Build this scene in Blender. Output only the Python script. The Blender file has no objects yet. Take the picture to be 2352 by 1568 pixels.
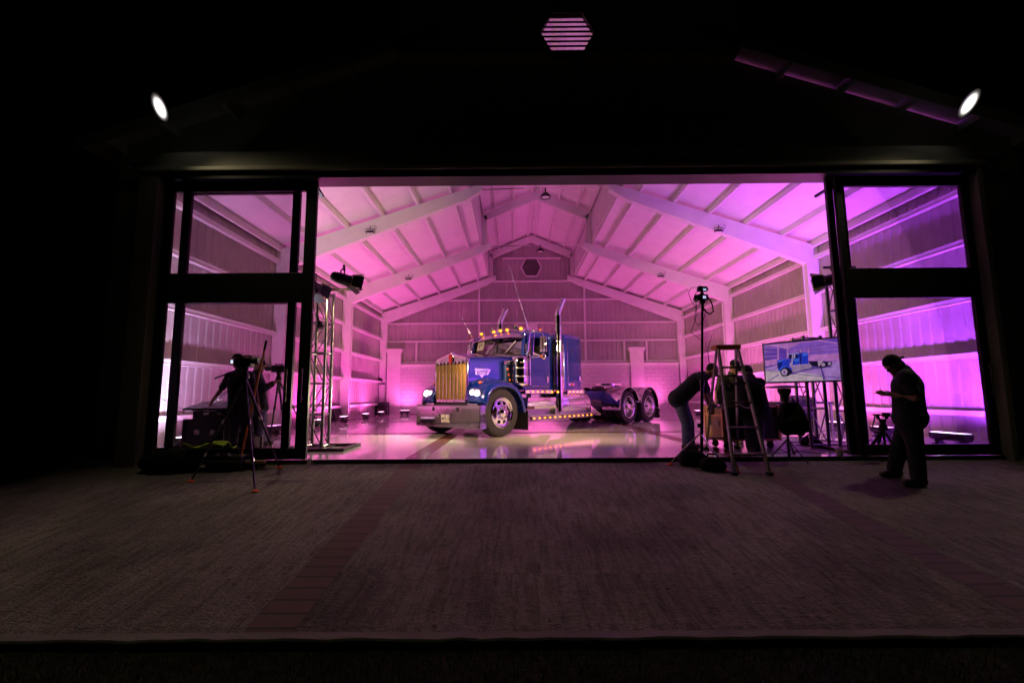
import bpy, bmesh, math, random
import numpy as np
from mathutils import Vector, Matrix, Euler
random.seed(7)
SC = bpy.context.scene
COL = SC.collection
R = math.radians
PI = math.pi
# ---------------------------------------------------------------- camera, world, exposure
CAMZ, CF = 0.94, 1052.2            # eye height, focal length on a 2352 px wide frame
PITCH, YAW, ROLL = 0.1153, -0.0031, 0.0070
cf = Vector((math.sin(YAW)*math.cos(PITCH), math.cos(YAW)*math.cos(PITCH), math.sin(PITCH)))
cr = Vector((math.cos(YAW), -math.sin(YAW), 0))
cu = cr.cross(cf)
cr, cu = (math.cos(ROLL)*cr - math.sin(ROLL)*cu), (math.cos(ROLL)*cu + math.sin(ROLL)*cr)
cam = bpy.data.objects.new('camera', bpy.data.cameras.new('camera'))
COL.objects.link(cam)
cam.matrix_world = Matrix(((cr.x, cu.x, -cf.x, 0), (cr.y, cu.y, -cf.y, 0), (cr.z, cu.z, -cf.z, CAMZ), (0, 0, 0, 1)))
cam.data.sensor_width = 36
cam.data.lens = 36*CF/2352
cam.data.clip_start = 0.05
cam.data.clip_end = 600
SC.camera = cam
W = bpy.data.worlds.new('World'); SC.world = W; W.use_nodes = True
wn = W.node_tree
sky = wn.nodes.new('ShaderNodeTexSky'); sky.sky_type = 'NISHITA'; sky.sun_disc = False
sky.sun_elevation = R(-4); sky.sun_rotation = R(200)
bg = wn.nodes['Background']; bg.inputs['Strength'].default_value = 0.0012
wn.links.new(sky.outputs[0], bg.inputs['Color'])
SC.view_settings.view_transform = 'Standard'; SC.view_settings.look = 'None'
SC.view_settings.exposure = 0.0; SC.view_settings.gamma = 1.0
cy = SC.cycles
cy.use_denoising = True
cy.max_bounces = 10; cy.diffuse_bounces = 5; cy.glossy_bounces = 5; cy.transparent_max_bounces = 12
cy.sample_clamp_indirect = 6.0; cy.caustics_reflective = False; cy.caustics_refractive = False

def ray(px, py): return (px-1176)/CF*cr - (py-784)/CF*cu + cf
def at(px, py, Y):
    d = ray(px, py); t = Y/d.y; return Vector((0, 0, CAMZ)) + t*d
def fl(px, py, z=0.0):
    d = ray(px, py); t = (z-CAMZ)/d.z; return Vector((0, 0, CAMZ)) + t*d
SLOPE, SILL_Y, SILL_DROP = 0.104, 6.87, -0.05
def dz(Y): return SILL_DROP + SLOPE*(Y-SILL_Y) if Y > 2.85 else -0.478
def dw(px, py):
    d = ray(px, py); t = (SILL_DROP-SLOPE*SILL_Y-CAMZ)/(d.z-SLOPE*d.y); return Vector((0, 0, CAMZ)) + t*d

# ---------------------------------------------------------------- helpers
class MB:
    def __init__(s): s.v = []; s.f = []; s.m = []
    def add(s, vs, fs, mi=0):
        b = len(s.v); s.v += [tuple(v) for v in vs]; s.f += [[b+i for i in f] for f in fs]; s.m += [mi]*len(fs); return s
    def box(s, lo, hi, mi=0):
        x0, y0, z0 = lo; x1, y1, z1 = hi
        return s.add([(x0,y0,z0),(x1,y0,z0),(x1,y1,z0),(x0,y1,z0),(x0,y0,z1),(x1,y0,z1),(x1,y1,z1),(x0,y1,z1)],
                     [[0,3,2,1],[4,5,6,7],[0,1,5,4],[1,2,6,5],[2,3,7,6],[3,0,4,7]], mi)
    def bar(s, p, q, w, h, up=(0,0,1), mi=0):
        p = Vector(p); q = Vector(q); d = (q-p).normalized(); u = Vector(up)
        a = d.cross(u)
        if a.length < 1e-5: a = d.cross(Vector((1,0,0)))
        a.normalize(); u = a.cross(d)
        o = [(-1,-1),(1,-1),(1,1),(-1,1)]
        vs = [p + a*(i*w/2) + u*(j*h/2) for i, j in o] + [q + a*(i*w/2) + u*(j*h/2) for i, j in o]
        return s.add(vs, [[3,2,1,0],[4,5,6,7],[0,1,5,4],[1,2,6,5],[2,3,7,6],[3,0,4,7]], mi)
    def cyl(s, p, q, r1, r2=None, n=16, mi=0, cap=True):
        r2 = r1 if r2 is None else r2
        p = Vector(p); q = Vector(q); d = (q-p).normalized()
        a = d.orthogonal().normalized(); b = d.cross(a)
        vs = []
        for c, r in ((p, r1), (q, r2)):
            for i in range(n):
                t = 2*PI*i/n; vs.append(c + (a*math.cos(t)+b*math.sin(t))*r)
        fs = [[i, (i+1)%n, n+(i+1)%n, n+i] for i in range(n)]
        if cap: fs += [list(range(n))[::-1], list(range(n, 2*n))]
        return s.add(vs, fs, mi)
    def tube(s, pts, r, n=8, mi=0, cap=True, closed=False):
        pts = [Vector(p) for p in pts]; N = len(pts); rs = r if isinstance(r, (list, tuple)) else [r]*N
        vs = []; a = None
        for i, p in enumerate(pts):
            if closed: d = pts[(i+1)%N]-pts[i-1]
            else: d = (pts[min(i+1, N-1)]-pts[max(i-1, 0)])
            d.normalize()
            if a is None: a = d.orthogonal().normalized()
            else:
                a = (a - d*a.dot(d))
                a = a.normalized() if a.length > 1e-6 else d.orthogonal().normalized()
            b = d.cross(a)
            for k in range(n):
                t = 2*PI*k/n; vs.append(p + (a*math.cos(t)+b*math.sin(t))*rs[i])
        fs = []
        for i in range(N if closed else N-1):
            j = (i+1) % N
            for k in range(n): fs.append([i*n+k, i*n+(k+1)%n, j*n+(k+1)%n, j*n+k])
        if cap and not closed: fs += [list(range(n))[::-1], [(N-1)*n+k for k in range(n)]]
        return s.add(vs, fs, mi)
    def lathe(s, prof, o=(0,0,0), axis=(0,0,1), n=24, mi=0, cap=False):
        # prof: (radius, height) pairs along axis
        o = Vector(o); d = Vector(axis).normalized(); a = d.orthogonal().normalized(); b = d.cross(a)
        vs = []
        for r, h in prof:
            for k in range(n):
                t = 2*PI*k/n; vs.append(o + d*h + (a*math.cos(t)+b*math.sin(t))*max(r, 1e-4))
        fs = []
        for i in range(len(prof)-1):
            for k in range(n): fs.append([i*n+k, i*n+(k+1)%n, (i+1)*n+(k+1)%n, (i+1)*n+k])
        if cap and prof[0][0] > 1e-3: fs.append(list(range(n))[::-1])
        if cap and prof[-1][0] > 1e-3: fs.append([(len(prof)-1)*n+k for k in range(n)])
        return s.add(vs, fs, mi)
    def sph(s, c, r, n=14, m=8, mi=0, sc=(1,1,1), M=None):
        c = Vector(c); vs = []; fs = []
        for i in range(m+1):
            th = PI*i/m
            for k in range(n):
                ph = 2*PI*k/n
                p = Vector((r*math.sin(th)*math.cos(ph)*sc[0], r*math.sin(th)*math.sin(ph)*sc[1], r*math.cos(th)*sc[2]))
                if M is not None: p = M @ p
                vs.append(c+p)
        for i in range(m):
            for k in range(n): fs.append([i*n+k, (i+1)*n+k, (i+1)*n+(k+1)%n, i*n+(k+1)%n])
        return s.add(vs, fs, mi)
    def capsule(s, p, q, r1, r2, n=12):
        p = Vector(p); q = Vector(q); d = q-p; L = d.length
        if L < 1e-6: return s.sph(p, max(r1, r2))
        d /= L; prof = []
        for i in range(5): t = -PI/2 + i*PI/8; prof.append((r1*math.cos(t), r1*math.sin(t)))
        for i in range(5): t = i*PI/8; prof.append((r2*math.cos(t), L + r2*math.sin(t)))
        return s.lathe(prof, p, d, n)
    def prism(s, poly, d0, d1, axis='y', mi=0):
        # poly of 2-D points, extruded along axis from d0 to d1; (x,z) for y, (y,z) for x, (x,y) for z
        def P(u, v, d): return (u, d, v) if axis == 'y' else ((d, u, v) if axis == 'x' else (u, v, d))
        n = len(poly)
        vs = [P(u, v, d0) for u, v in poly] + [P(u, v, d1) for u, v in poly]
        return s.add(vs, [list(range(n)), list(range(n, 2*n))[::-1]] + [[i, n+i, n+(i+1)%n, (i+1)%n] for i in range(n)], mi)
    def grid(s, rows, mi=0, closed=False):
        n = len(rows[0]); vs = [p for r in rows for p in r]; fs = []
        for i in range(len(rows)-1):
            for k in range(n if closed else n-1): fs.append([i*n+k, i*n+(k+1)%n, (i+1)*n+(k+1)%n, (i+1)*n+k])
        return s.add(vs, fs, mi)
    def build(s, name, mats, parent=None, smooth=40, bevel=0, solid=0, label=None, segs=2):
        me = bpy.data.meshes.new(name)
        me.from_pydata(s.v, [], s.f)
        bm = bmesh.new(); bm.from_mesh(me)
        bmesh.ops.recalc_face_normals(bm, faces=bm.faces)
        bm.to_mesh(me); bm.free()
        for m in (mats if isinstance(mats, (list, tuple)) else [mats]): me.materials.append(m)
        if len(me.polygons) == len(s.m): me.polygons.foreach_set('material_index', s.m)
        if smooth:
            me.shade_smooth(); me.set_sharp_from_angle(angle=R(smooth))
        o = bpy.data.objects.new(name, me); COL.objects.link(o)
        if parent is not None: o.parent = parent
        if solid:
            md = o.modifiers.new('solid', 'SOLIDIFY'); md.thickness = solid; md.offset = -1
        if bevel:
            md = o.modifiers.new('bevel', 'BEVEL'); md.width = bevel; md.segments = segs; md.limit_method = 'ANGLE'; md.angle_limit = R(35)
        if label: o['label'] = label
        return o

def thing(name, label, cat, loc=(0,0,0), rotz=0.0, group=None):
    o = bpy.data.objects.new(name, None); COL.objects.link(o); o.empty_display_size = 0.2
    o.location = loc; o.rotation_euler = (0, 0, rotz); o['label'] = label; o['category'] = cat
    if group: o['group'] = group
    return o
def tag(o, label, cat, group=None):
    o['label'] = label; o['category'] = cat
    if group: o['group'] = group
    return o
def struct(o, kind='structure'): o['kind'] = kind; return o
def dup(root, loc=None, rotz=None, label=None):
    r = root.copy(); COL.objects.link(r)
    if loc is not None: r.location = loc
    if rotz is not None: r.rotation_euler = (0, 0, rotz)
    if label: r['label'] = label
    for ch in list(root.children):
        c = ch.copy(); COL.objects.link(c); c.parent = r
        for g in list(ch.children):
            d = g.copy(); COL.objects.link(d); d.parent = c
    return r

# ---------------------------------------------------------------- materials
MATS = {}
def mat(name, col, rough=0.5, metal=0.0, var=0.12, scale=6.0, bump=0.0, bscale=60.0, coat=0.0, spec=0.5, rvar=0.0):
    m = bpy.data.materials.new(name); m.use_nodes = True; MATS[name] = m
    nt = m.node_tree; N = nt.nodes; L = nt.links; b = N['Principled BSDF']
    b.inputs['Roughness'].default_value = rough; b.inputs['Metallic'].default_value = metal
    b.inputs['Coat Weight'].default_value = coat; b.inputs['Coat Roughness'].default_value = 0.04
    b.inputs['Specular IOR Level'].default_value = spec
    tc = N.new('ShaderNodeTexCoord'); nz = N.new('ShaderNodeTexNoise'); nz.inputs['Scale'].default_value = scale
    nz.inputs['Detail'].default_value = 5; L.new(tc.outputs['Object'], nz.inputs['Vector'])
    rp = N.new('ShaderNodeValToRGB'); rp.color_ramp.elements[0].position = .3; rp.color_ramp.elements[1].position = .7
    rp.color_ramp.elements[0].color = (*[c*(1-var) for c in col], 1); rp.color_ramp.elements[1].color = (*[min(1, c*(1+var)) for c in col], 1)
    L.new(nz.outputs['Fac'], rp.inputs['Fac']); L.new(rp.outputs['Color'], b.inputs['Base Color'])
    if rvar:
        mr = N.new('ShaderNodeMapRange'); mr.inputs['To Min'].default_value = max(0, rough-rvar); mr.inputs['To Max'].default_value = rough+rvar
        L.new(nz.outputs['Fac'], mr.inputs['Value']); L.new(mr.outputs['Result'], b.inputs['Roughness'])
    if bump:
        n2 = N.new('ShaderNodeTexNoise'); n2.inputs['Scale'].default_value = bscale; n2.inputs['Detail'].default_value = 6
        L.new(tc.outputs['Object'], n2.inputs['Vector'])
        bp = N.new('ShaderNodeBump'); bp.inputs['Strength'].default_value = bump; bp.inputs['Distance'].default_value = 0.02
        L.new(n2.outputs['Fac'], bp.inputs['Height']); L.new(bp.outputs['Normal'], b.inputs['Normal'])
    return m
def glow(name, col, strength):
    m = mat(name, col, 0.3, var=0.03); b = m.node_tree.nodes['Principled BSDF']
    b.inputs['Emission Color'].default_value = (*col, 1); b.inputs['Emission Strength'].default_value = strength
    return m
def glass_mat(name, tint, refl, rough=0.0):
    m = bpy.data.materials.new(name); m.use_nodes = True; MATS[name] = m
    nt = m.node_tree; N = nt.nodes; L = nt.links; N.remove(N['Principled BSDF'])
    t = N.new('ShaderNodeBsdfTransparent'); t.inputs['Color'].default_value = (*tint, 1)
    g = N.new('ShaderNodeBsdfGlossy'); g.inputs['Roughness'].default_value = rough
    lw = N.new('ShaderNodeFresnel'); lw.inputs['IOR'].default_value = 1.45
    nz = N.new('ShaderNodeTexNoise'); nz.inputs['Scale'].default_value = 1.5
    ma = N.new('ShaderNodeMath'); ma.operation = 'MULTIPLY'; ma.inputs[1].default_value = refl
    mx = N.new('ShaderNodeMixShader')
    L.new(lw.outputs[0], ma.inputs[0]); L.new(ma.outputs[0], mx.inputs[0]); L.new(t.outputs[0], mx.inputs[1]); L.new(g.outputs[0], mx.inputs[2])
    L.new(mx.outputs[0], N['Material Output'].inputs['Surface'])
    return m
white_paint = mat('white_paint', (.74,.73,.72), .45, var=.05, scale=3)
roof_lining = mat('roof_lining', (.78,.77,.76), .6, var=.05, scale=2.5, bump=.25, bscale=4)
wall_sheet = mat('wall_sheet', (.42,.38,.37), .5, var=.10, scale=1.5)
facade_paint = mat('facade_paint', (.34,.33,.24), .7, var=.15, scale=1.2, bump=.15, bscale=40)
block_paint = mat('block_paint', (.72,.70,.69), .6, var=.06, scale=3)
black_frame = mat('black_frame', (.012,.012,.013), .35, var=.2)
black_plastic = mat('black_plastic', (.015,.015,.016), .45, var=.2)
black_fabric = mat('black_fabric', (.012,.012,.014), .95, var=.3, scale=20, bump=.3, bscale=90, spec=.2)
rubber = mat('rubber', (.018,.017,.017), .75, var=.25, bump=.2, bscale=60)
chrome = mat('chrome', (.70,.70,.72), .05, 1.0, var=.02, rvar=.02)
chrome_soft = mat('chrome_soft', (.75,.75,.76), .18, 1.0, var=.04, rvar=.05)
alu = mat('aluminium', (.24,.24,.26), .3, 1.0, var=.08, rvar=.08, scale=12)
dull_alu = mat('dull_aluminium', (.24,.22,.21), .45, .7, var=.15, scale=14)
grille_metal = mat('grille_metal', (.86,.64,.27), .40, .25, var=.05)
blue_paint = mat('blue_paint', (.003,.021,.235), .22, .3, var=.06, scale=60, coat=.9)
dark_blue = mat('dark_blue', (.012,.03,.16), .35, .2, var=.1, coat=.5)
diamond_plate = mat('diamond_plate', (.6,.6,.61), .28, 1.0, var=.05, bump=.9, bscale=45)
windscreen = glass_mat('windscreen', (.26,.26,.24), .25)
door_glass = glass_mat('door_glass', (.82,.75,.84), .6)
clear_plastic = glass_mat('clear_plastic', (.86,.88,.9), 2.2, .08)
bumper_chrome = mat('bumper_chrome', (.40,.40,.43), .06, 1.0, var=.03, rvar=.02)
amber = glow('amber_lens', (1,.27,.018), 3.4)
amber_off = mat('amber_plastic', (.55,.10,.01), .25, var=.05, coat=.6)
red_plastic = mat('red_plastic', (.45,.02,.02), .3, var=.08, coat=.5)
lamp_white = glow('lamp_white', (1,.94,.84), 9)
paper = mat('paper', (.80,.78,.68), .8, var=.03)
ink = mat('ink', (.015,.015,.015), .7, var=.1)
orange_paint = mat('orange_paint', (.62,.16,.02), .45, var=.1)
wood_case = mat('wood_case', (.30,.15,.08), .55, var=.2, scale=4)
skin = mat('skin', (.36,.20,.14), .55, var=.08, scale=12)
hair_mat = mat('hair', (.012,.009,.008), .7, var=.3, scale=40, bump=.5, bscale=120)
denim = mat('denim', (.10,.13,.20), .85, var=.25, scale=14, bump=.25, bscale=80)
dark_denim = mat('dark_denim', (.035,.035,.05), .9, var=.25, scale=14, bump=.25, bscale=80)
navy_shirt = mat('navy_shirt', (.016,.018,.032), .9, var=.25, scale=14, bump=.2, bscale=50)
charcoal_shirt = mat('charcoal_shirt', (.035,.038,.038), .9, var=.25, scale=14, bump=.2, bscale=50)
shoe_mat = mat('shoe', (.08,.07,.06), .7, var=.2)
hivis = mat('hivis', (.42,.62,.02), .7, var=.15, scale=12, bump=.5, bscale=14)
cup_mat = mat('cup', (.5,.47,.42), .5, var=.06)
grass_mat = mat('grass_blade', (.025,.04,.014), .8, var=.3)
# brick strips, floor, driveway, lawn ------------------------------------------------
def tex_mat(name): 
    m = bpy.data.materials.new(name); m.use_nodes = True; return m, m.node_tree.nodes, m.node_tree.links, m.node_tree.nodes['Principled BSDF']
def brick_mat(name, c1, c2, mortar, w, h, ms, rough, rot=0.0, bump=.4, vec='Object', swap=None):
    m, N, L, b = tex_mat(name)
    tc = N.new('ShaderNodeTexCoord'); mp = N.new('ShaderNodeMapping'); mp.inputs['Rotation'].default_value = (0, 0, rot); mp.inputs['Location'].default_value = (5.0 if w > 5 else 0, 0, 0)
    src = tc.outputs['Object']
    if swap == 'xz':
        sx = N.new('ShaderNodeSeparateXYZ'); cx = N.new('ShaderNodeCombineXYZ'); L.new(src, sx.inputs[0])
        L.new(sx.outputs[0], cx.inputs[0]); L.new(sx.outputs[2], cx.inputs[1]); src = cx.outputs[0]
    L.new(src, mp.inputs[0])
    bt = N.new('ShaderNodeTexBrick'); bt.inputs['Scale'].default_value = 1; bt.inputs['Brick Width'].default_value = w; bt.inputs['Row Height'].default_value = h
    bt.inputs['Mortar Size'].default_value = ms; bt.inputs['Color1'].default_value = (*c1, 1); bt.inputs['Color2'].default_value = (*c2, 1); bt.inputs['Mortar'].default_value = (*mortar, 1)
    L.new(mp.outputs[0], bt.inputs['Vector'])
    nz = N.new('ShaderNodeTexNoise'); nz.inputs['Scale'].default_value = 9; L.new(tc.outputs['Object'], nz.inputs['Vector'])
    mx = N.new('ShaderNodeMix'); mx.data_type = 'RGBA'; mx.blend_type = 'MULTIPLY'; mx.inputs['Factor'].default_value = .35
    L.new(bt.outputs['Color'], mx.inputs['A']); L.new(nz.outputs['Color'], mx.inputs['B']); L.new(mx.outputs['Result'], b.inputs['Base Color'])
    bp = N.new('ShaderNodeBump'); bp.inputs['Strength'].default_value = bump; bp.inputs['Distance'].default_value = .01; bp.invert = True
    L.new(bt.outputs['Fac'], bp.inputs['Height']); L.new(bp.outputs['Normal'], b.inputs['Normal'])
    b.inputs['Roughness'].default_value = rough
    return m
strip_mat = brick_mat('brick_paving', (.165,.092,.070), (.13,.075,.060), (.045,.036,.030), 20.0, .155, .012, .75, bump=.6)
strip_gloss = brick_mat('sealed_brick', (.24,.10,.06), (.19,.08,.055), (.07,.05,.045), .30, .12, .012, .22, bump=.3)
strip_cross = brick_mat('sealed_brick_cross', (.24,.10,.06), (.19,.08,.055), (.07,.05,.045), .30, .12, .012, .22, rot=PI/2, bump=.3)
block_mat = brick_mat('painted_block', (.72,.70,.69), (.70,.68,.67), (.52,.50,.49), .40, .20, .010, .6, bump=.8, swap='xz')

def floor_mat():
    m, N, L, b = tex_mat('epoxy_floor')
    tc = N.new('ShaderNodeTexCoord'); nz = N.new('ShaderNodeTexNoise'); nz.inputs['Scale'].default_value = .9; nz.inputs['Detail'].default_value = 6
    L.new(tc.outputs['Object'], nz.inputs['Vector'])
    rp = N.new('ShaderNodeValToRGB'); rp.color_ramp.elements[0].color = (.80,.78,.76,1); rp.color_ramp.elements[1].color = (.80,.78,.76,1)
    rp.color_ramp.elements[0].position = .3; rp.color_ramp.elements[1].position = .7
    L.new(nz.outputs['Fac'], rp.inputs[0]); L.new(rp.outputs[0], b.inputs['Base Color'])
    mr = N.new('ShaderNodeMapRange'); mr.inputs['To Min'].default_value = .05; mr.inputs['To Max'].default_value = .10
    L.new(nz.outputs['Fac'], mr.inputs['Value']); L.new(mr.outputs[0], b.inputs['Roughness'])
    mp = N.new('ShaderNodeMapping'); mp.inputs['Scale'].default_value = (2.2, 1.1, 1); L.new(tc.outputs['Object'], mp.inputs[0])
    n2 = N.new('ShaderNodeTexNoise'); n2.inputs['Scale'].default_value = 1.6; n2.inputs['Detail'].default_value = 3; L.new(mp.outputs[0], n2.inputs['Vector'])
    bp = N.new('ShaderNodeBump'); bp.inputs['Strength'].default_value = .03; bp.inputs['Distance'].default_value = .02
    L.new(n2.outputs['Fac'], bp.inputs['Height']); L.new(bp.outputs['Normal'], b.inputs['Normal'])
    b.inputs['Specular IOR Level'].default_value = .6; b.inputs['Coat Weight'].default_value = .3; b.inputs['Coat Roughness'].default_value = .03
    return m
def concrete_mat():
    m, N, L, b = tex_mat('raked_concrete')
    tc = N.new('ShaderNodeTexCoord')
    nz = N.new('ShaderNodeTexNoise'); nz.inputs['Scale'].default_value = .55; nz.inputs['Detail'].default_value = 8; nz.inputs['Roughness'].default_value = .62
    L.new(tc.outputs['Object'], nz.inputs['Vector'])
    rp = N.new('ShaderNodeValToRGB'); e = rp.color_ramp.elements; e[0].position = .34; e[1].position = .66; e[0].color = (.22,.195,.16,1); e[1].color = (.36,.325,.27,1)
    L.new(nz.outputs['Fac'], rp.inputs[0])
    # every strip of concrete was raked on its own: the streaks run in depth and start afresh in each strip
    sx = N.new('ShaderNodeSeparateXYZ'); L.new(tc.outputs['Object'], sx.inputs[0])
    def math_(op, a, bval=None, b2=None, c=None):
        n = N.new('ShaderNodeMath'); n.operation = op; L.new(a, n.inputs[0])
        if b2 is not None: L.new(b2, n.inputs[1])
        elif bval is not None: n.inputs[1].default_value = bval
        if c is not None: n.inputs[2].default_value = c
        return n.outputs[0]
    wob = N.new('ShaderNodeTexNoise'); wob.inputs['Scale'].default_value = .8; L.new(tc.outputs['Object'], wob.inputs['Vector'])
    yy = math_('ADD', sx.outputs['Y'], b2=math_('MULTIPLY', wob.outputs['Fac'], .25))
    row = math_('FLOOR', math_('DIVIDE', yy, .62)); fr = math_('FRACT', math_('DIVIDE', yy, .62))
    cx = N.new('ShaderNodeCombineXYZ')
    L.new(math_('MULTIPLY', sx.outputs['X'], 22), cx.inputs[0]); L.new(math_('MULTIPLY', sx.outputs['Y'], 2.6), cx.inputs[1]); L.new(math_('MULTIPLY', row, 7.31), cx.inputs[2])
    st = N.new('ShaderNodeTexNoise'); st.inputs['Scale'].default_value = 1; st.inputs['Detail'].default_value = 3; st.inputs['Roughness'].default_value = .6; L.new(cx.outputs[0], st.inputs['Vector'])
    fine = N.new('ShaderNodeTexNoise'); fine.inputs['Scale'].default_value = 55; fine.inputs['Detail'].default_value = 5; L.new(tc.outputs['Object'], fine.inputs['Vector'])
    c2 = N.new('ShaderNodeCombineXYZ'); L.new(math_('MULTIPLY', sx.outputs['X'], 13), c2.inputs[0]); L.new(math_('MULTIPLY', sx.outputs['Y'], 30), c2.inputs[1]); L.new(math_('MULTIPLY', row, 3.7), c2.inputs[2])
    arc = N.new('ShaderNodeTexNoise'); arc.inputs['Scale'].default_value = 1; arc.inputs['Detail'].default_value = 2; arc.inputs['Distortion'].default_value = 1.5; L.new(c2.outputs[0], arc.inputs['Vector'])
    seam = N.new('ShaderNodeMapRange'); seam.inputs['From Min'].default_value = 0; seam.inputs['From Max'].default_value = .10; seam.inputs['To Min'].default_value = .35; seam.inputs['To Max'].default_value = 0; L.new(fr, seam.inputs['Value'])
    h1 = math_('ADD', st.outputs['Fac'], b2=math_('MULTIPLY', arc.outputs['Fac'], .75))
    h2 = math_('ADD', h1, b2=math_('MULTIPLY', fine.outputs['Fac'], .35)); h3 = math_('ADD', h2, b2=seam.outputs[0])
    pit = N.new('ShaderNodeTexVoronoi'); pit.inputs['Scale'].default_value = 5.5; L.new(tc.outputs['Object'], pit.inputs['Vector'])
    pm = N.new('ShaderNodeMapRange'); pm.inputs['From Min'].default_value = .05; pm.inputs['From Max'].default_value = .12; pm.inputs['To Min'].default_value = .35; pm.inputs['To Max'].default_value = 1; L.new(pit.outputs['Distance'], pm.inputs['Value'])
    sv = N.new('ShaderNodeTexNoise'); sv.inputs['Scale'].default_value = .9; sv.inputs['Detail'].default_value = 2; L.new(tc.outputs['Object'], sv.inputs['Vector'])
    stn = N.new('ShaderNodeMapRange'); stn.inputs['From Min'].default_value = .36; stn.inputs['From Max'].default_value = .48; stn.inputs['To Min'].default_value = .68; stn.inputs['To Max'].default_value = 1; L.new(sv.outputs['Fac'], stn.inputs['Value'])
    dirt = math_('MULTIPLY', pm.outputs[0], b2=stn.outputs[0])
    ar = N.new('ShaderNodeMapRange'); ar.inputs['From Min'].default_value = .35; ar.inputs['From Max'].default_value = .55; ar.inputs['To Min'].default_value = .72; ar.inputs['To Max'].default_value = 1; L.new(arc.outputs['Fac'], ar.inputs['Value'])
    dirt = math_('MULTIPLY', dirt, b2=ar.outputs[0])
    bp = N.new('ShaderNodeBump'); bp.inputs['Strength'].default_value = .8; bp.inputs['Distance'].default_value = .03
    L.new(h3, bp.inputs['Height']); L.new(bp.outputs['Normal'], b.inputs['Normal'])
    r2 = N.new('ShaderNodeValToRGB'); r2.color_ramp.elements[0].position = .38; r2.color_ramp.elements[1].position = .56
    r2.color_ramp.elements[0].color = (.66,.63,.61,1); r2.color_ramp.elements[1].color = (1,1,1,1); L.new(st.outputs['Fac'], r2.inputs[0])
    r3 = N.new('ShaderNodeValToRGB'); r3.color_ramp.elements[0].position = .25; r3.color_ramp.elements[1].position = .6
    r3.color_ramp.elements[0].color = (.7,.68,.66,1); r3.color_ramp.elements[1].color = (1,1,1,1); L.new(fine.outputs['Fac'], r3.inputs[0])
    mx = N.new('ShaderNodeMix'); mx.data_type = 'RGBA'; mx.blend_type = 'MULTIPLY'; mx.inputs['Factor'].default_value = 1
    m3 = N.new('ShaderNodeMix'); m3.data_type = 'RGBA'; m3.blend_type = 'MULTIPLY'; m3.inputs['Factor'].default_value = 1
    L.new(rp.outputs[0], mx.inputs['A']); L.new(r2.outputs[0], mx.inputs['B']); L.new(mx.outputs['Result'], m3.inputs['A']); L.new(r3.outputs[0], m3.inputs['B']); m4 = N.new('ShaderNodeMix'); m4.data_type = 'RGBA'; m4.blend_type = 'MULTIPLY'; m4.inputs['Factor'].default_value = 1; L.new(m3.outputs['Result'], m4.inputs['A']); L.new(dirt, m4.inputs['B']); L.new(m4.outputs['Result'], b.inputs['Base Color'])
    b.inputs['Roughness'].default_value = .9
    return m
lawn_mat = mat('lawn', (.018,.022,.010), .95, var=.5, scale=9, bump=.8, bscale=25, spec=.1)
dirt_mat = mat('kerb_concrete', (.20,.18,.155), .85, var=.2, scale=3, bump=.3, bscale=30)

# frame of the barn (metres): centre line, half width, heights, frame depths
X0, HW, EZ, MW, MZ, MEZ, RZ = 0.98, 7.83, 5.15, 2.23, 7.0, 8.33, 9.27
XL, XR = X0-HW, X0+HW
YF = [7.75, 12.99, 18.24, 23.46]
GY = 7.65                     # gable wall
DECK = .16                    # purlin depth between rafters and roof deck
struct(MB().box((XL-.2, SILL_Y, -.5), (XR+.2, YF[3]+.3, 0)).build('floor', floor_mat(), smooth=0))
# driveway: a sloping slab
rows = []
for Y in (2.90, 4, 5.5, SILL_Y-.005): rows.append([(x, Y, SILL_DROP+SLOPE*(Y-SILL_Y)) for x in np.linspace(-6.45, 14, 14)])
mb = MB().grid(rows)
mb.grid([[(x, 2.90, SILL_DROP+SLOPE*(2.90-SILL_Y)) for x in np.linspace(-6.45, 14, 14)], [(x, 2.90, -.62) for x in np.linspace(-6.45, 14, 14)]])
mb.grid([[(-6.45, Y, SILL_DROP+SLOPE*(Y-SILL_Y)) for Y in (2.90, SILL_Y-.005)], [(-6.45, Y, -.62) for Y in (2.90, SILL_Y-.005)]])
struct(mb.build('driveway', concrete_mat(), smooth=0))
ky = 2.90; kz = SILL_DROP+SLOPE*(ky-SILL_Y)
rk = random.Random(5); kx = [-6.45+20.45*i/160 for i in range(161)]
kj = [(rk.uniform(-.006, .006), rk.uniform(-.005, .004)) for _ in kx]
struct(MB().grid([[(x, 2.81+j[0], -.62) for x, j in zip(kx, kj)], [(x, 2.81+j[0], kz+.002+j[1]) for x, j in zip(kx, kj)], [(x, 2.82+j[0], kz+.012+j[1]) for x, j in zip(kx, kj)], [(x, 2.895, kz+.012+j[1]*.5) for x, j in zip(kx, kj)], [(x, 2.899, kz-.05) for x in kx]]).build('kerb', dirt_mat, smooth=30))
def strip_out(p0, p1, w):
    mb = MB(); a = Vector(p0); b = Vector(p1)
    for i in range(1):
        d = (b-a).normalized(); s = Vector((d.y, -d.x, 0)).normalized()*w/2
        mb.add([a-s+Vector((0,0,.004)), a+s+Vector((0,0,.004)), b+s+Vector((0,0,.004)), b-s+Vector((0,0,.004))], [[0,1,2,3]])
    return struct(mb.build('brick_path', strip_mat, smooth=0))
strip_out((-1.48, SILL_Y-.01, dz(SILL_Y-.01)), (-1.48, 2.91, dz(2.92)), .30)
pr = dw(1786, 1097); pq = dw(2217, 1319); dd = (pq-pr).normalized()
pa = pr - dd*((SILL_Y-.05-pr.y)/(-dd.y)); pb = pr + dd*((pr.y-2.92)/(-dd.y))
pa.z = dz(pa.y); pb.z = dz(2.92)
strip_out(pa, pb, .28)
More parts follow.
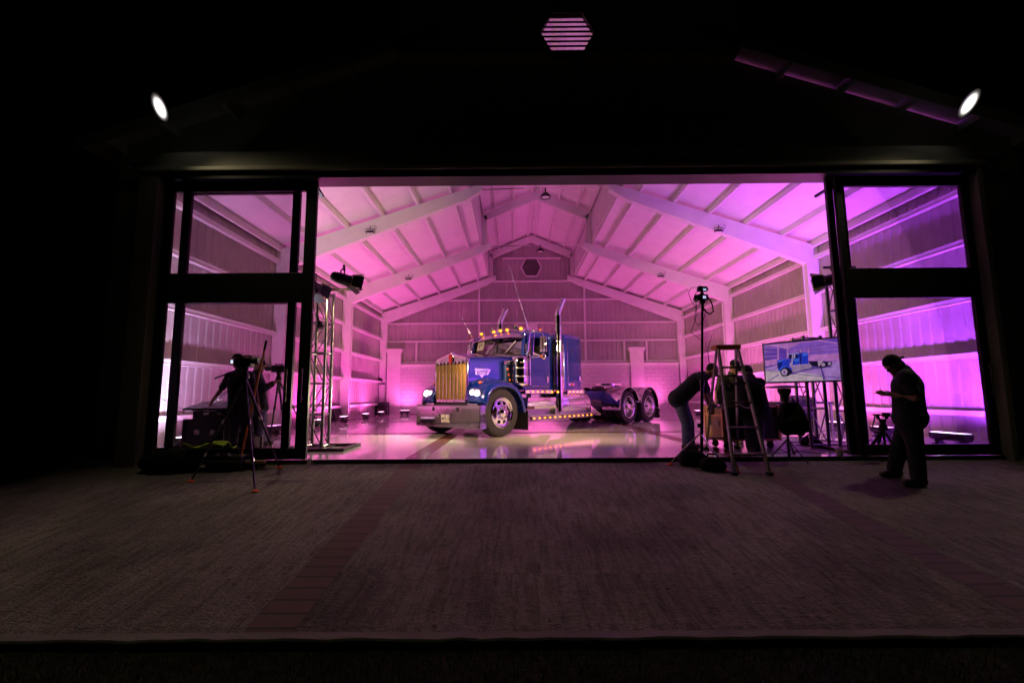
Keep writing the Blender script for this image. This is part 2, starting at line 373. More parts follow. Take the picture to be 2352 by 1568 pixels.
for x in (-1.48, 3.36):
    struct(MB().add([(x-.15, SILL_Y+.04, .004), (x+.15, SILL_Y+.04, .004), (x+.15, YF[3], .004), (x-.15, YF[3], .004)], [[0,1,2,3]]).build('brick_path', strip_gloss, smooth=0))
for y in (11.55, 16.6):
    xs = [XL+.1, -1.63, -1.33, 3.21, 3.51, XR-.1]
    mb = MB()
    for i in (0, 2, 4): mb.add([(xs[i], y-.15, .0042), (xs[i+1], y-.15, .0042), (xs[i+1], y+.15, .0042), (xs[i], y+.15, .0042)], [[0,1,2,3]])
    struct(mb.build('brick_path', strip_cross, smooth=0))
struct(MB().add([(-300,-300,-.5),(300,-300,-.5),(300,300,-.5),(-300,300,-.5)], [[0,1,2,3]]).build('ground', lawn_mat, smooth=0))
mb = MB()
for i in range(16000):
    x = random.uniform(-4.2, 4.6); y = random.uniform(1.4, 2.80); h = random.uniform(.02, .05); a = random.uniform(0, PI); c = random.uniform(-.02, .02); e = random.uniform(-.02, .02)
    dx, dy = .003*math.cos(a), .003*math.sin(a)
    mb.add([(x-dx, y-dy, -.5), (x+dx, y+dy, -.5), (x+c, y+e, -.5+h)], [[0,1,2]])
struct(mb.build('grass', grass_mat, smooth=0), 'stuff')

# ---------------------------------------------------------------- barn
barn = thing('barn', 'large white steel shed with raised ridge roof, glass sliding doors and a hexagonal vent', 'barn', (X0, GY, 0))
BO = Vector((X0, GY, 0))
def bpart(name, mb, m, **k):
    mb.v = [(x-BO.x, y-BO.y, z-BO.z) for x, y, z in mb.v]
    return mb.build(name, m, barn, **k)
def bsub(name, mb, m, parent, **k):
    mb.v = [(x-BO.x, y-BO.y, z-BO.z) for x, y, z in mb.v]
    return mb.build(name, m, parent, **k)
def roof_z(x):
    d = abs(x-X0)
    return EZ + (HW-d)/(HW-MW)*(MZ-EZ) if d > MW else MEZ + (MW-d)/MW*(RZ-MEZ)
def corrugated(p, u0, u1, bot, top, horiz, depth=.022, pitch=.25, nrm=(0,1,0)):
    # p(u, z) -> point; ribs stand along nrm
    us = []; x = u0; nv = Vector(nrm)
    k = 0
    while x < u1:
        for du, d in ((0, 0), (.16, 0), (.19, 1), (.27, 1), (.30-1e-4, 0)):
            if x+du*pitch/.3 < u1: us.append((x+du*pitch/.3, d))
        x += pitch
    us.append((u1, 0))
    rows = [[Vector(p(u, bot(u)))+nv*d*depth for u, d in us], [Vector(p(u, top(u)))+nv*d*depth for u, d in us]]
    return MB().grid(rows)
wl = corrugated(lambda u, z: (XL-.02, u, z), GY, YF[3]+.2, lambda u: 0, lambda u: EZ+DECK, 0, nrm=(-1,0,0))
bpart('side_wall', wl, wall_sheet, smooth=0)
wr = corrugated(lambda u, z: (XR+.02, u, z), GY, YF[3]+.2, lambda u: 0, lambda u: EZ+DECK, 0, nrm=(1,0,0))
bpart('side_wall', wr, wall_sheet, smooth=0)
RY = YF[3]+.22
bpart('rear_wall', corrugated(lambda u, z: (u, RY, z), XL-.02, XR+.02, lambda u: 0, lambda u: roof_z(u)+DECK, 0), wall_sheet, smooth=0)
# outer skins keep street light out and give the walls a thickness
# columns, rafters, monitor frames
for i, y in enumerate(YF):
    for s in (-1, 1):
        xo = X0+s*HW
        mb = MB(); w = .11
        mb.box((min(xo, xo-s*.34), y-w, 0), (max(xo, xo-s*.34), y-w+.014, EZ-.02)); mb.box((min(xo, xo-s*.34), y+w-.014, 0), (max(xo, xo-s*.34), y+w, EZ-.02))
        mb.box((min(xo-s*.02, xo-s*.32), y-w+.014, 0), (max(xo-s*.02, xo-s*.32), y+w-.014, EZ-.05))
        mb.box((min(xo, xo-s*.42), y-w-.05, 0), (max(xo, xo-s*.42), y+w+.05, .02))
        bpart('column', mb, white_paint, smooth=0)
        mb = MB(); t = .36; xi = X0+s*(MW-.35); zi = EZ + (HW-MW+.35)/(HW-MW)*(MZ-EZ)
        zi0 = zi
        mb.prism([(xo, EZ), (xi, zi0), (xi, zi0-.20), (X0+s*(MW+.15), MZ-.05-.34), (xo-s*.34, EZ-.50), (xo, EZ-.44)], y-.10, y+.10)
        bpart('rafter', mb, white_paint, smooth=0)
        xm = X0+s*MW
        mb = MB().box((min(xm, xm-s*.2), y-.09, MZ+.08), (max(xm, xm-s*.2), y+.09, MEZ-.06))
        mb.prism([(xm-s*.2, MZ-.02+.07), (xm-s*.2, MZ+.6), (xm-s*.0, MZ+.1)][:3], y-.05, y+.05)
        bpart('monitor_post', mb, white_paint, smooth=0)
    mb = MB().prism([(X0-MW-.02, MEZ), (X0, RZ), (X0+MW+.02, MEZ), (X0+MW-.16, MEZ-.27), (X0, RZ-.34), (X0-MW+.16, MEZ-.27)], y-.09, y+.09)
    bpart('monitor_rafter', mb, white_paint, smooth=0)
    if i in (1, 2):
        bpart('tie_rod', MB().cyl((X0-MW+.2, y, MZ+.02), (X0+MW-.2, y, MZ+.02), .013, n=8), white_paint)
# purlins and roof deck
y0, y1 = 7.22, YF[3]+.3
for s in (-1, 1):
    for f in (.0, .17, .355, .54, .725, .90):
        x = X0+s*(HW-f*(HW-MW)) - (s*.05 if f == 0 else 0); z = roof_z(x)
        bpart('purlin', MB().box((x-.035, y0, z+.001), (x+.035, y1, z+DECK-.002)), white_paint, smooth=0)
    for f in (.08, .42, .76, .97):
        x = X0+s*f*MW; z = roof_z(x)
        bpart('purlin', MB().box((x-.03, y0, z+.001), (x+.03, y1, z+DECK-.002)), white_paint, smooth=0)
    def deck(xa, za, xb, zb, name):
        mb = MB(); mb.add([(xa, y0, za), (xb, y0, zb), (xb, y1, zb), (xa, y1, za), (xa, y0, za+.06), (xb, y0, zb+.06), (xb, y1, zb+.06), (xa, y1, za+.06)],
               [[0,3,2,1],[4,5,6,7],[0,1,5,4],[1,2,6,5],[2,3,7,6],[3,0,4,7]]); return bpart(name, mb, [roof_lining], smooth=0)
    xa = X0+s*(HW+.45)
    deck(xa, roof_z(xa)+DECK, X0+s*(MW+.004), MZ+DECK, 'roof')
    xa = X0+s*(MW+.55)
    deck(xa, MEZ-.55/MW*(RZ-MEZ)+DECK, X0+s*.002, RZ+DECK, 'monitor_roof')
    xm = X0+s*(MW+.03)
    mb = corrugated(lambda u, z: (xm, u, z), GY, y1, lambda u: MZ-.02, lambda u: MEZ+DECK, 0, nrm=(s,0,0))
    bpart('monitor_wall', mb, white_paint, smooth=0)
# barge boards on the front edge of the roof
for s in (-1, 1):
    xa = X0+s*(HW+.45); xb = X0+s*(MW+.02)
    bpart('barge_board', MB().prism([(xa, roof_z(xa)+DECK-.12), (xb, MZ+DECK-.12), (xb, MZ+DECK+.09), (xa, roof_z(xa)+DECK+.09)], y0-.03, y0-.002), facade_paint, smooth=0)
# girts
for s in (-1, 1):
    xw = X0+s*(HW-.01)
    for z in (.52, 1.62, 2.70, 3.80, 4.80):
        mb = MB()
        for a, b in ((GY+.05, YF[1]-.13), (YF[1]+.13, YF[2]-.13), (YF[2]+.13, YF[3]-.13)):
            mb.box((min(xw, xw-s*.13), a, z-.05), (max(xw, xw-s*.13), b, z-.042)); mb.box((min(xw-s*.005, xw-s*.122), a, z-.042), (max(xw-s*.005, xw-s*.122), b, z+.04)); mb.box((min(xw, xw-s*.13), a, z+.04), (max(xw, xw-s*.13), b, z+.05))
        bpart('girt', mb, white_paint, smooth=0)
    bpart('eave_pipe', MB().cyl((xw-s*.12, GY+.05, EZ-.03), (xw-s*.12, YF[3], EZ-.03), .035, n=10), white_paint)
for z in (2.62, 3.70, 4.64, 5.86, 6.86, 8.10):
    h = z
    if z < EZ: a, b = XL+.36, XR-.36
    elif z < 6.5: q = (z-EZ)/(MZ-EZ)*(HW-MW); a, b = XL+q+.45, XR-q-.45
    elif z < 7.5: a, b = X0-MW+.2, X0+MW-.2
    else: a, b = X0-1.55, X0+1.55
    bpart('girt', MB().box((a, RY-.10, z-.04), (b, RY-.015, z+.04)), white_paint, smooth=0)
for x, za, zb in ((X0-2.75, 2.66, 6.5), (X0+2.75, 2.66, 6.5), (X0-6.0, 2.66, 3.66), (X0+4.75, 2.66, 3.66), (X0+5.9, 2.66, 3.66)):
    bpart('wall_stud', MB().box((x-.045, RY-.125, za), (x+.045, RY-.103, zb)), white_paint, smooth=0)
# hexagonal vents
def hexpts(cx, cz, w, h, k=.5): return [(cx-w, cz), (cx-w*k, cz+h), (cx+w*k, cz+h), (cx+w, cz), (cx+w*k, cz-h), (cx-w*k, cz-h)]
hv = at(1302, 81, 7.24); hwid = (at(1363, 81, 7.24).x-at(1240, 81, 7.24).x)/2; hh = (at(1302, 37, 7.24).z-at(1302, 125, 7.24).z)/2
HX, HZ = hv.x, hv.z
hp = hexpts(HX, HZ, hwid, hh, .58)
DY, PFY = 6.93, 6.75          # door plane, front of the portal
OPL, OPR, OPT = at(336, 1000, DY).x, at(2293, 1000, DY).x, 4.41
GBL, GBR, GBZ = -6.3, OPR+.75, 4.76
MGY, MGW, MGZ = 7.24, 2.92, 6.72
zc = EZ+(HW-MW)/(HW-MW)*(MZ-EZ)
def lz(x): return EZ + (HW-abs(x-X0))/(HW-MW)*(MZ-EZ)
gl = [(XL-.02, -.4), (GBL, -.4), (GBL, GBZ), (GBR, GBZ), (GBR, -.4), (XR+.02, -.4), (XR+.02, EZ+.128), (X0+MGW, lz(X0+MGW)+.128), (X0-MGW, lz(X0-MGW)+.15), (XL-.02, EZ+.15)]
# purlins pass over the wall head, so the strip above the rafter line is set back in front of them
mb = MB().prism([(XL-.02, -.4), (GBL, -.4), (GBL, GBZ), (XL-.02, GBZ)], GY-.06, GY+.02)
mb.prism([(GBR, -.4), (XR+.02, -.4), (XR+.02, GBZ), (GBR, GBZ)], GY-.06, GY+.02)
mb.prism([(XL-.02, GBZ+.001), (XR+.02, GBZ+.001), (XR+.02, EZ-.002), (X0+MW+.02, MZ-.002), (X0-MW-.02, MZ-.002), (XL-.02, EZ-.002)], GY-.06, GY+.02)
for s_, hgt in ((-1, .157), (1, .113)):
    fs = (.0, .17, .355, .54, .725, .90, 1.0)
    for i in range(6):
        xa = X0+s_*(HW-fs[i]*(HW-MW)-.0355); xb = X0+s_*(HW-fs[i+1]*(HW-MW)+.0355)
        if i == 5: xb = X0+s_*(MW+.03)
        mb.prism([(xa, lz(xa)-.001), (xb, lz(xb)-.001), (xb, lz(xb)+(.157 if i == 0 else hgt)), (xa, lz(xa)+(.157 if i == 0 else hgt))], GY-.06, GY+.02)
bpart('gable_wall', mb, facade_paint, smooth=0)
if True:
    mwl = [(X0-MGW, MGZ), (HX, MGZ), (HX, HZ-hh), hp[5], hp[0], hp[1], (HX, HZ+hh), (HX, RZ+.14), (X0, RZ+.15), (X0-MGW, MEZ-.1)]
    mwr = [(X0+MGW, MGZ), (HX, MGZ), (HX, HZ-hh), hp[4], hp[3], hp[2], (HX, HZ+hh), (HX, RZ+.14), (X0+MGW, MEZ-.1)]
    if HX < X0: mwl.remove((X0, RZ+.15)); mwr.insert(8, (X0, RZ+.15))
    mb = MB().prism(mwl, MGY-.05, MGY); m2 = MB().prism(mwr, MGY-.05, MGY); mb.add(m2.v, m2.f)
    for s_ in (-1, 1):
        xa = X0+s_*MGW; mb.box((min(xa, xa-s_*.04), MGY+.001, MGZ), (max(xa, xa-s_*.04), GY-.061, MEZ+.02))
    mb.box((X0-MGW+.041, MGY+.001, MGZ), (X0-MW-.05, GY-.061, MGZ+.04)); mb.box((X0+MW+.05, MGY+.001, MGZ), (X0+MGW-.041, GY-.061, MGZ+.04))
    mb.box((X0-MW-.049, MGY+.001, MGZ), (X0+MW+.049, GY-.061, MGZ+.04))
    bpart('lantern_wall', mb, facade_paint, smooth=0)
vent_grey = mat('vent_grey', (.16,.14,.14), .6)
def louvre(cx, cy_, cz, w, h, k, n, m, frame_m, back=None):
    fr = MB(); o = hexpts(cx, cz, w*1.12, h*1.12, k); i = hexpts(cx, cz, w, h, k)
    for a in range(6):
        b = (a+1) % 6
        fr.prism([o[a], o[b], i[b], i[a]], cy_-.05, cy_+.05)
    f = bpart('vent', fr, frame_m, smooth=0)
    sl = MB()
    for j in range(n):
        z = cz-h+(j+.5)*2*h/n; t = 1-abs(z-cz)/h*(1-k); ww = w*t
        sl.box((cx-ww, cy_-.014, z-.008), (cx+ww, cy_+.014, z+.008))
    bsub('louvre_blades', sl, m, f, smooth=0)
    if back: bsub('backing', MB().prism(hexpts(cx, cz, w, h, k), cy_+.05, cy_+.06), back, f, smooth=0)
louvre(HX, MGY-.02, HZ, hwid, hh, .58, 8, black_frame, black_frame)
hz2 = at(1220, 614, RY-.07)
louvre(hz2.x, RY-.08, hz2.z, .50, .46, .55, 9, vent_grey, white_paint, vent_grey)
# portal in front of the gable wall, lintel rail
PXL = at(266, 1000, PFY).x; PXR = at(2338, 1000, PFY).x
PB = DY+.15
mb = MB().box((PXL, PFY, -.35), (OPL, PB, OPT)); mb.box((OPR, PFY, -.35), (PXR, PB, OPT)); mb.box((PXL-.03, PFY-.04, OPT+.002), (PXR+.03, PFY+.12, OPT+.07))
mb.box((PXL, PFY+.121, GBZ), (PXR, GY-.062, GBZ+.05)); mb.box((GBL-.1, PB+.01, GBZ), (PXL-.001, GY-.062, GBZ+.05)); mb.box((PXR+.001, PB+.01, GBZ), (GBR+.2, GY-.062, GBZ+.05)); mb.box((PXL, PFY+.05, OPT+.072), (PXR, PFY+.12, GBZ-.002))
for xa, xb in ((PXL, GBL), (PXR, GBR+.1)):
    mb.add([(xa, PB+.002, -.35), (xb, GY-.062, -.35), (xb, GY-.062, GBZ-.002), (xa, PB+.002, GBZ-.002)], [[0,1,2,3]])
bpart('portal', mb, facade_paint, smooth=0, bevel=.012)
bpart('door_track', MB().box((OPL+.002, PFY+.004, OPT-.11), (OPR-.002, PB-.002, OPT-.002)), black_frame, smooth=0)
bpart('threshold', MB().box((OPL+.002, SILL_Y-.012, -.09), (OPR-.002, SILL_Y-.002, .012)), black_frame, smooth=0)
# glazed sliding doors
def X(px, py=1000, Y=DY): return at(px, py, Y).x
def door(xa, xb, y, sw_a, sw_b, gl=True):
    zt = OPT-.112; zb = .012
    zm0 = at(1300, 690, DY).z; zm1 = at(1300, 622, DY).z
    fr = MB()
    fr.box((xa, y-.03, zb), (xa+sw_a, y+.03, zt)); fr.box((xb-sw_b, y-.03, zb), (xb, y+.03, zt))
    for z0, z1 in ((zb, zb+.16), (zm0, zm1), (zt-.14, zt)): fr.box((xa+sw_a, y-.028, z0), (xb-sw_b, y+.028, z1))
    f = bpart('sliding_door', fr, black_frame, smooth=0, bevel=.004)
    for z0, z1 in ((zb+.16, zm0), (zm1, zt-.14)):
        bsub('glass_pane', MB().box((xa+sw_a, y-.004, z0), (xb-sw_b, y+.004, z1)), door_glass, f, smooth=0)
    hx_ = xb-sw_b/2
    bsub('door_handle', MB().cyl((hx_, y-.085, .85), (hx_, y-.085, 1.35), .016, n=10).cyl((hx_, y-.085, .9), (hx_, y-.03, .9), .012, n=8).cyl((hx_, y-.085, 1.3), (hx_, y-.03, 1.3), .012, n=8), dull_alu, f)
    return f
door(X(336), X(706), DY, .15, .17)
door(X(371), X(659), DY+.09, .13, .12)
door(X(1968), X(2292), DY, .10, .12)
door(X(1956), X(2000), DY+.09, .1, .1)
hd = MB()
for x in (X(722, 440), X(1898, 440)):
    pass
# door closer arms under the track
for pa_, pb_ in (((724, 424), (741, 452)), ((1905, 432), (1872, 452))):
    bpart('closer_arm', MB().bar(at(*pa_, 7.3), at(*pb_, 7.5), .05, .04), black_frame, smooth=0)
# concrete block wall along the rear
bw = thing('block_wall', 'low painted concrete block wall with capped pilasters along the rear of the shed', 'wall', (X0, RY-.35, 0))
def wpart(name, mb, m, **k):
    mb.v = [(x-X0, y-(RY-.35), z) for x, y, z in mb.v]; return mb.build(name, m, bw, **k)
wpart('blocks', MB().box((XL+.40, RY-.35, .0), (XR-.40, RY-.14, 2.38)), block_mat, smooth=0)
wpart('coping', MB().box((XL+.38, RY-.37, 2.382), (XR-.38, RY-.13, 2.47)).box((XL+.38, RY-.39, 2.472), (XR-.38, RY-.13, 2.52)), block_paint, smooth=0, bevel=.01)
for px in (903, 1183, 1466):
    x = at(px, 900, RY-.4).x
    wpart('pilaster', MB().box((x-.34, RY-.42, 0), (x+.34, RY-.39-.002, 3.1)).box((x-.34, RY-.388, 2.525), (x+.34, RY-.15, 3.1)).box((x-.40, RY-.46, 3.102), (x+.40, RY-.13, 3.2)).box((x-.44, RY-.50, 3.202), (x+.44, RY-.12, 3.3)), block_paint, smooth=0, bevel=.012)

wbp = at(1221, 748, RY-.2); wbx = thing('wall_box', 'pale square box high on the rear wall behind the truck cab', 'box', wbp)
MB().box((-.30, 0, -.21), (.30, .16, .21)).build('cover', block_paint, wbx, smooth=0, bevel=.03); MB().tube([(.10, -.01, -.15), (.06, -.012, .05), (.10, -.012, .10), (.14, -.012, .05), (.10, -.01, -.15)], .012, 6).build('cable_loop', white_paint, wbx)
# ---------------------------------------------------------------- the truck (local: x forward, y to its left, z up)
TO = Vector((-1.12, 11.22, 0)); TA = math.atan2(-.729, -.685)
truck = thing('truck', 'blue and chrome long nose semi truck tractor with lit headlights parked in the shed', 'truck', TO, TA)
def tp(name, mb, m, **k): return mb.build(name, m, k.pop('parent', truck), **k)
def text_mesh(txt, size, depth, M, m, name, parent, align='CENTER', bold=0.0, sx=1.0):
    cu_ = bpy.data.curves.new('txt', 'FONT'); cu_.body = txt; cu_.size = size; cu_.extrude = depth; cu_.align_x = align; cu_.align_y = 'CENTER'; cu_.offset = bold
    to = bpy.data.objects.new('txt', cu_); COL.objects.link(to)
    bpy.context.view_layer.update()
    me = bpy.data.meshes.new_from_object(to.evaluated_get(bpy.context.evaluated_depsgraph_get()))
    bpy.data.objects.remove(to); bpy.data.curves.remove(cu_)
    me.transform(Matrix.Diagonal((sx, 1, 1, 1))); me.transform(M); me.name = name
    me.materials.clear(); me.materials.append(m)
    o = bpy.data.objects.new(name, me); COL.objects.link(o)
    if parent is not None: o.parent = parent
    return o
def frameM(o, right, up):
    r = Vector(right).normalized(); u = Vector(up).normalized(); n = r.cross(u)
    return Matrix(((r.x, u.x, n.x, o[0]), (r.y, u.y, n.y, o[1]), (r.z, u.z, n.z, o[2]), (0, 0, 0, 1)))

# frame rails and running gear
mb = MB()
for s in (-1, 1):
    mb.box((-8.0, s*.43-.05, .74), (.25, s*.43+.05, .755)); mb.box((-8.0, s*.43-.05, 1.015), (.25, s*.43+.05, 1.03)); mb.box((-8.0, s*.43-(.05 if s < 0 else -.03), .755), (.25, s*.43+(.05 if s > 0 else -.03), 1.015))
for x in (-7.9, -6.5, -5.0, -4.2, -3.4): mb.box((x-.06, -.40, .80), (x+.06, .40, .99))
tp('chassis_frame', mb, dark_blue, smooth=0)
mb = MB()
for x in (-4.35, -4.55, -4.75, -4.95):
    for z in (.80, .97): mb.sph((x, .485, z), .014, 8, 5)
tp('frame_bolts', mb, chrome_soft)
mb = MB().cyl((0, -.95, .5), (0, .95, .5), .07, n=12)
for x in (-5.82, -7.18):
    mb.cyl((x, -.95, .52), (x, .95, .52), .10, n=14); mb.sph((x, 0, .55), .26)
    for s in (-1, 1): mb.bar((x+.5, s*.43, .66), (x-.5, s*.43, .66), .09, .06); mb.cyl((x, s*.43, .52), (x, s*.43, .72), .07)
mb.cyl((-1.5, 0, .72), (-5.6, 0, .62), .07, n=12); mb.box((-1.6, -.38, .45), (.2, .38, 1.0)); mb.box((-3.4, -.38, .5), (-1.7, .38, .73))
mb.cyl((-4.0, .62, .62), (-4.75, .62, .62), .16, n=16); mb.cyl((-4.0, -.62, .62), (-4.75, -.62, .62), .16, n=16)
tp('running_gear', mb, black_plastic)
# front wheels
def tyre_prof(r, w, rb): 
    h = w/2
    return [(rb, -h*.82), (rb+.05, -h*.98), (r-.10, -h), (r-.045, -h*.97), (r-.012, -h*.84), (r, -h*.6), (r, -h*.42), (r-.014, -h*.40), (r-.014, -h*.34), (r, -h*.32), (r, -h*.05), (r-.014, -h*.04), (r-.014, h*.04), (r, h*.05), (r, h*.32), (r-.014, h*.34), (r-.014, h*.40), (r, h*.42), (r, h*.6), (r-.012, h*.84), (r-.045, h*.97), (r-.10, h), (rb+.05, h*.98), (rb, h*.82)]
def front_wheel(s):
    t = MB().lathe(tyre_prof(.54, .30, .325), (0, s*1.03, .54), (0, s, 0), 48)
    w = tp('wheel', t, rubber, smooth=50)
    d = Vector((0, s, 0)); o = Vector((0, s*1.03, .54))
    rim = MB().lathe([(.335, .135), (.345, .15), (.335, .158), (.318, .14), (.305, .11), (.285, .10), (.27, .112)], o, d, 40)
    # disc with ten hand holes
    n = 8; ro, ri = .27, .165
    for k in range(n*4):
        t0 = 2*PI*k/(n*4); t1 = 2*PI*(k+1)/(n*4)
        def P(r, t, h): return o + Vector((r*math.cos(t), s*h, r*math.sin(t)))
        hole = (k % 4) in (1, 2)
        if hole:
            for a, b, ha, hb in ((.27, .258, .112, .114), (.185, .165, .135, .14)): rim.add([P(a, t0, ha), P(a, t1, ha), P(b, t1, hb), P(b, t0, hb)], [[0,1,2,3]])
        else: rim.add([P(ro, t0, .112), P(ro, t1, .112), P(ri, t1, .14), P(ri, t0, .14)], [[0,1,2,3]])
    rim.lathe([(.165, .14), (.15, .142), (.115, .145)], o, d, 40)
    tp('rim', rim, chrome, parent=w, smooth=30)
    tp('rim_barrel', MB().lathe([(.29, .09), (.28, .0), (.27, -.05), (.12, -.05)], o, d, 32), ink, parent=w)
    hb = MB().lathe([(.115, .13), (.112, .18), (.10, .20), (.075, .215), (.06, .235), (.03, .245), (.0, .246)], o, d, 28)
    tp('hub_cap', hb, chrome, parent=w, smooth=40)
    ln = MB()
    for k in range(10):
        t = 2*PI*(k+.5)/10; c = o + Vector((.142*math.cos(t), s*.14, .142*math.sin(t)))
        ln.cyl(c, c+d*.035, .019, .016, 10); ln.sph(c+d*.036, .016, 10, 6)
    tp('lug_nuts', ln, chrome, parent=w)
    return w
for s in (1, -1): front_wheel(s)
def rear_wheel(x, s):
    o = Vector((x, s*.96, .52)); d = Vector((0, s, 0))
    t = MB().lathe(tyre_prof(.52, .27, .325), o, d, 44); t.lathe(tyre_prof(.52, .27, .325), o-d*.32, d, 36)
    w = tp('wheel', t, rubber, smooth=50)
    rim = MB().lathe([(.325, .11), (.345, .135), (.335, .142), (.315, .125), (.30, .06), (.295, -.02), (.27, -.06), (.19, -.085), (.165, -.09)], o, d, 36)
    tp('rim', rim, chrome, parent=w, smooth=30)
    hd_ = MB()
    for k in range(8):
        a = 2*PI*k/8; hd_.cyl(o+Vector((.225*math.cos(a), s*-.068, .225*math.sin(a))), o+Vector((.225*math.cos(a), s*-.061, .225*math.sin(a))), .028, n=12)
    tp('hand_holes', hd_, ink, parent=w)
    tp('hub_cap', MB().lathe([(.165, -.09), (.15, .0), (.13, .03), (.11, .10), (.09, .125), (.0, .13)], o, d, 28), chrome, parent=w, smooth=35)
    ln = MB()
    for k in range(10):
        a = 2*PI*(k+.5)/10; c = o+Vector((.178*math.cos(a), s*-.08, .178*math.sin(a))); ln.cyl(c, c+d*.04, .016, .013, 8)
    tp('lug_nuts', ln, chrome, parent=w)
for x in (-5.82, -7.18):
    for s in (1, -1): rear_wheel(x, s)
# bumper
BPL = [(.66, 1.165), (.67, 1.155), (.672, 0), (.67, -1.155), (.66, -1.165)]
bp_ = [(.56, 1.10), (.62, 1.165), (.66, 1.12), (.68, .9), (.69, 0), (.68, -.9), (.66, -1.12), (.62, -1.165), (.56, -1.10)]
mb = MB().grid([[(.48, 1.165, .22)] + [(x, y, .20) for x, y in BPL] + [(.48, -1.165, .22)],
                [(.48, 1.165, .70)] + [(x, y, .71) for x, y in BPL] + [(.48, -1.165, .70)]])
bumper = tp('bumper', mb, bumper_chrome, smooth=0, solid=.012)
mb = MB()
for y in (.42, -.47): mb.box((.670, y-.035, .57), (.682, y+.035, .66))
tp('tow_slots', mb, ink, parent=bumper, smooth=0)
tp('tow_pin', MB().lathe([(.03, 0), (.03, .02), (.018, .03), (.0, .03)], (.676, -.26, .47), (1, 0, 0), 16).lathe([(.012, 0), (.012, .02), (0, .021)], (.676, .18, .50), (1,0,0), 10), chrome, parent=bumper)
plate = tp('licence_plate', MB().box((.678, -.15, .31), (.686, .15, .49)), paper, parent=bumper, smooth=0, bevel=.006)
Mp = lambda y, z: frameM((.6865, y, z), (0, 1, 0), (0, 0, 1))
text_mesh('3PK-26', .085, .0008, Mp(.035, .40), ink, 'plate_number', bumper, bold=.001)
tp('plate_emblem', MB().prism([(-.125, .385), (-.115, .42), (-.085, .425), (-.07, .40), (-.08, .375), (-.11, .37)], .6862, .6868, 'x').box((.6862, -.03, .455), (.6868, .02, .475)).box((.6862, -.09, .325), (.6868, .09, .338)).box((.6862,.09,.455),(.6868,.125,.472)).box((.6862,-.125,.455),(.6868,-.105,.472)), ink, parent=bumper, smooth=0)
tp('bumper_bracket', MB().box((.2, -.95, .71), (.55, -.62, .76)).box((.2, .62, .71), (.55, .95, .76)), chrome_soft, smooth=0)
tp('grille_base', MB().box((.15, -.62, .60), (.49, .62, .775)), black_plastic, smooth=0)
# grille
def gout(w, ztop, zpk, zb, r):
    pts = [(-w, zb)]
    for i in range(6): a = PI - i*PI/2/5; pts.append((-w+r+r*math.cos(a), ztop-r+r*math.sin(a)))
    pts.append((0, zpk))
    for i in range(6): a = PI/2 - i*PI/2/5; pts.append((w-r+r*math.cos(a), ztop-r+r*math.sin(a)))
    pts.append((w, zb)); return pts
GX = .53
outer = gout(.595, 1.815, 1.925, .775, .11); inner = gout(.545, 1.768, 1.87, .83, .09)
mb = MB(); n = len(outer)
rows = [[(GX-.14, y, z) for y, z in outer], [(GX-.01, y, z) for y, z in outer], [(GX+.015, y*.985, .775+(z-.775)*.992) for y, z in outer], [(GX+.01, y, z) for y, z in inner], [(GX-.03, y, z) for y, z in inner]]
mb.grid(rows); mb.box((GX-.04, -.595, .775), (GX+.012, .595, .83))
gr = tp('grille', mb, chrome, smooth=30)
mb = MB()
up = [(-.545, 1.665)] + [p for p in inner if p[1] > 1.665] + [(.545, 1.665)]
mb.prism(up, GX-.035, GX-.012, 'x'); tp('grille_header', mb, chrome, parent=gr, smooth=0)
mb = MB()
for i in range(44):
    z = .838 + i*(1.66-.838)/44
    mb.add([(GX-.03, -.545, z+.010), (GX-.03, .545, z+.010), (GX-.008, .545, z), (GX-.008, -.545, z), (GX-.030, .545, z-.004), (GX-.03, -.545, z-.004)], [[0,1,2,3],[3,2,4,5]])
tp('grille_mesh', mb, grille_metal, parent=gr, smooth=0)
tp('radiator_core', MB().box((GX-.12, -.545, .83), (GX-.05, .545, 1.67)), mat('core_brass', (.30,.2,.08), .5, .7), parent=gr, smooth=0)
mb = MB()
for i in range(9):
    y = -.545 + (i)*1.09/8
    if i in (0, 8): continue
    zt = 1.70 if i != 4 else 1.76
    mb.box((GX-.02, y-.007, .80), (GX+.014, y+.007, zt))
    mb.add([(GX-.02, y-.014, zt-.02), (GX+.02, y-.014, zt-.02), (GX+.02, y+.014, zt-.02), (GX-.02, y+.014, zt-.02), (GX-.015, y, zt+.05)], [[0,1,4],[1,2,4],[2,3,4],[3,0,4]])
    mb.box((GX-.02, y-.03, .775), (GX+.012, y+.03, .835))
tp('grille_bars', mb, chrome, parent=gr, smooth=0)
em = tp('nose_badge', MB().prism([(-.05, 1.70), (-.058, 1.86), (-.04, 1.90), (.04, 1.90), (.058, 1.86), (.05, 1.70), (0, 1.665)], GX+.012, GX+.03, 'x'), red_plastic, parent=gr, smooth=0, bevel=.004)
tp('badge_mount', MB().box((GX-.03, .005, 1.68), (GX+.01, .085, 1.92)).cyl((GX-.06, .04, 1.93), (GX+.02, .04, 1.90), .03, n=12), chrome, parent=gr, smooth=30, bevel=.008)
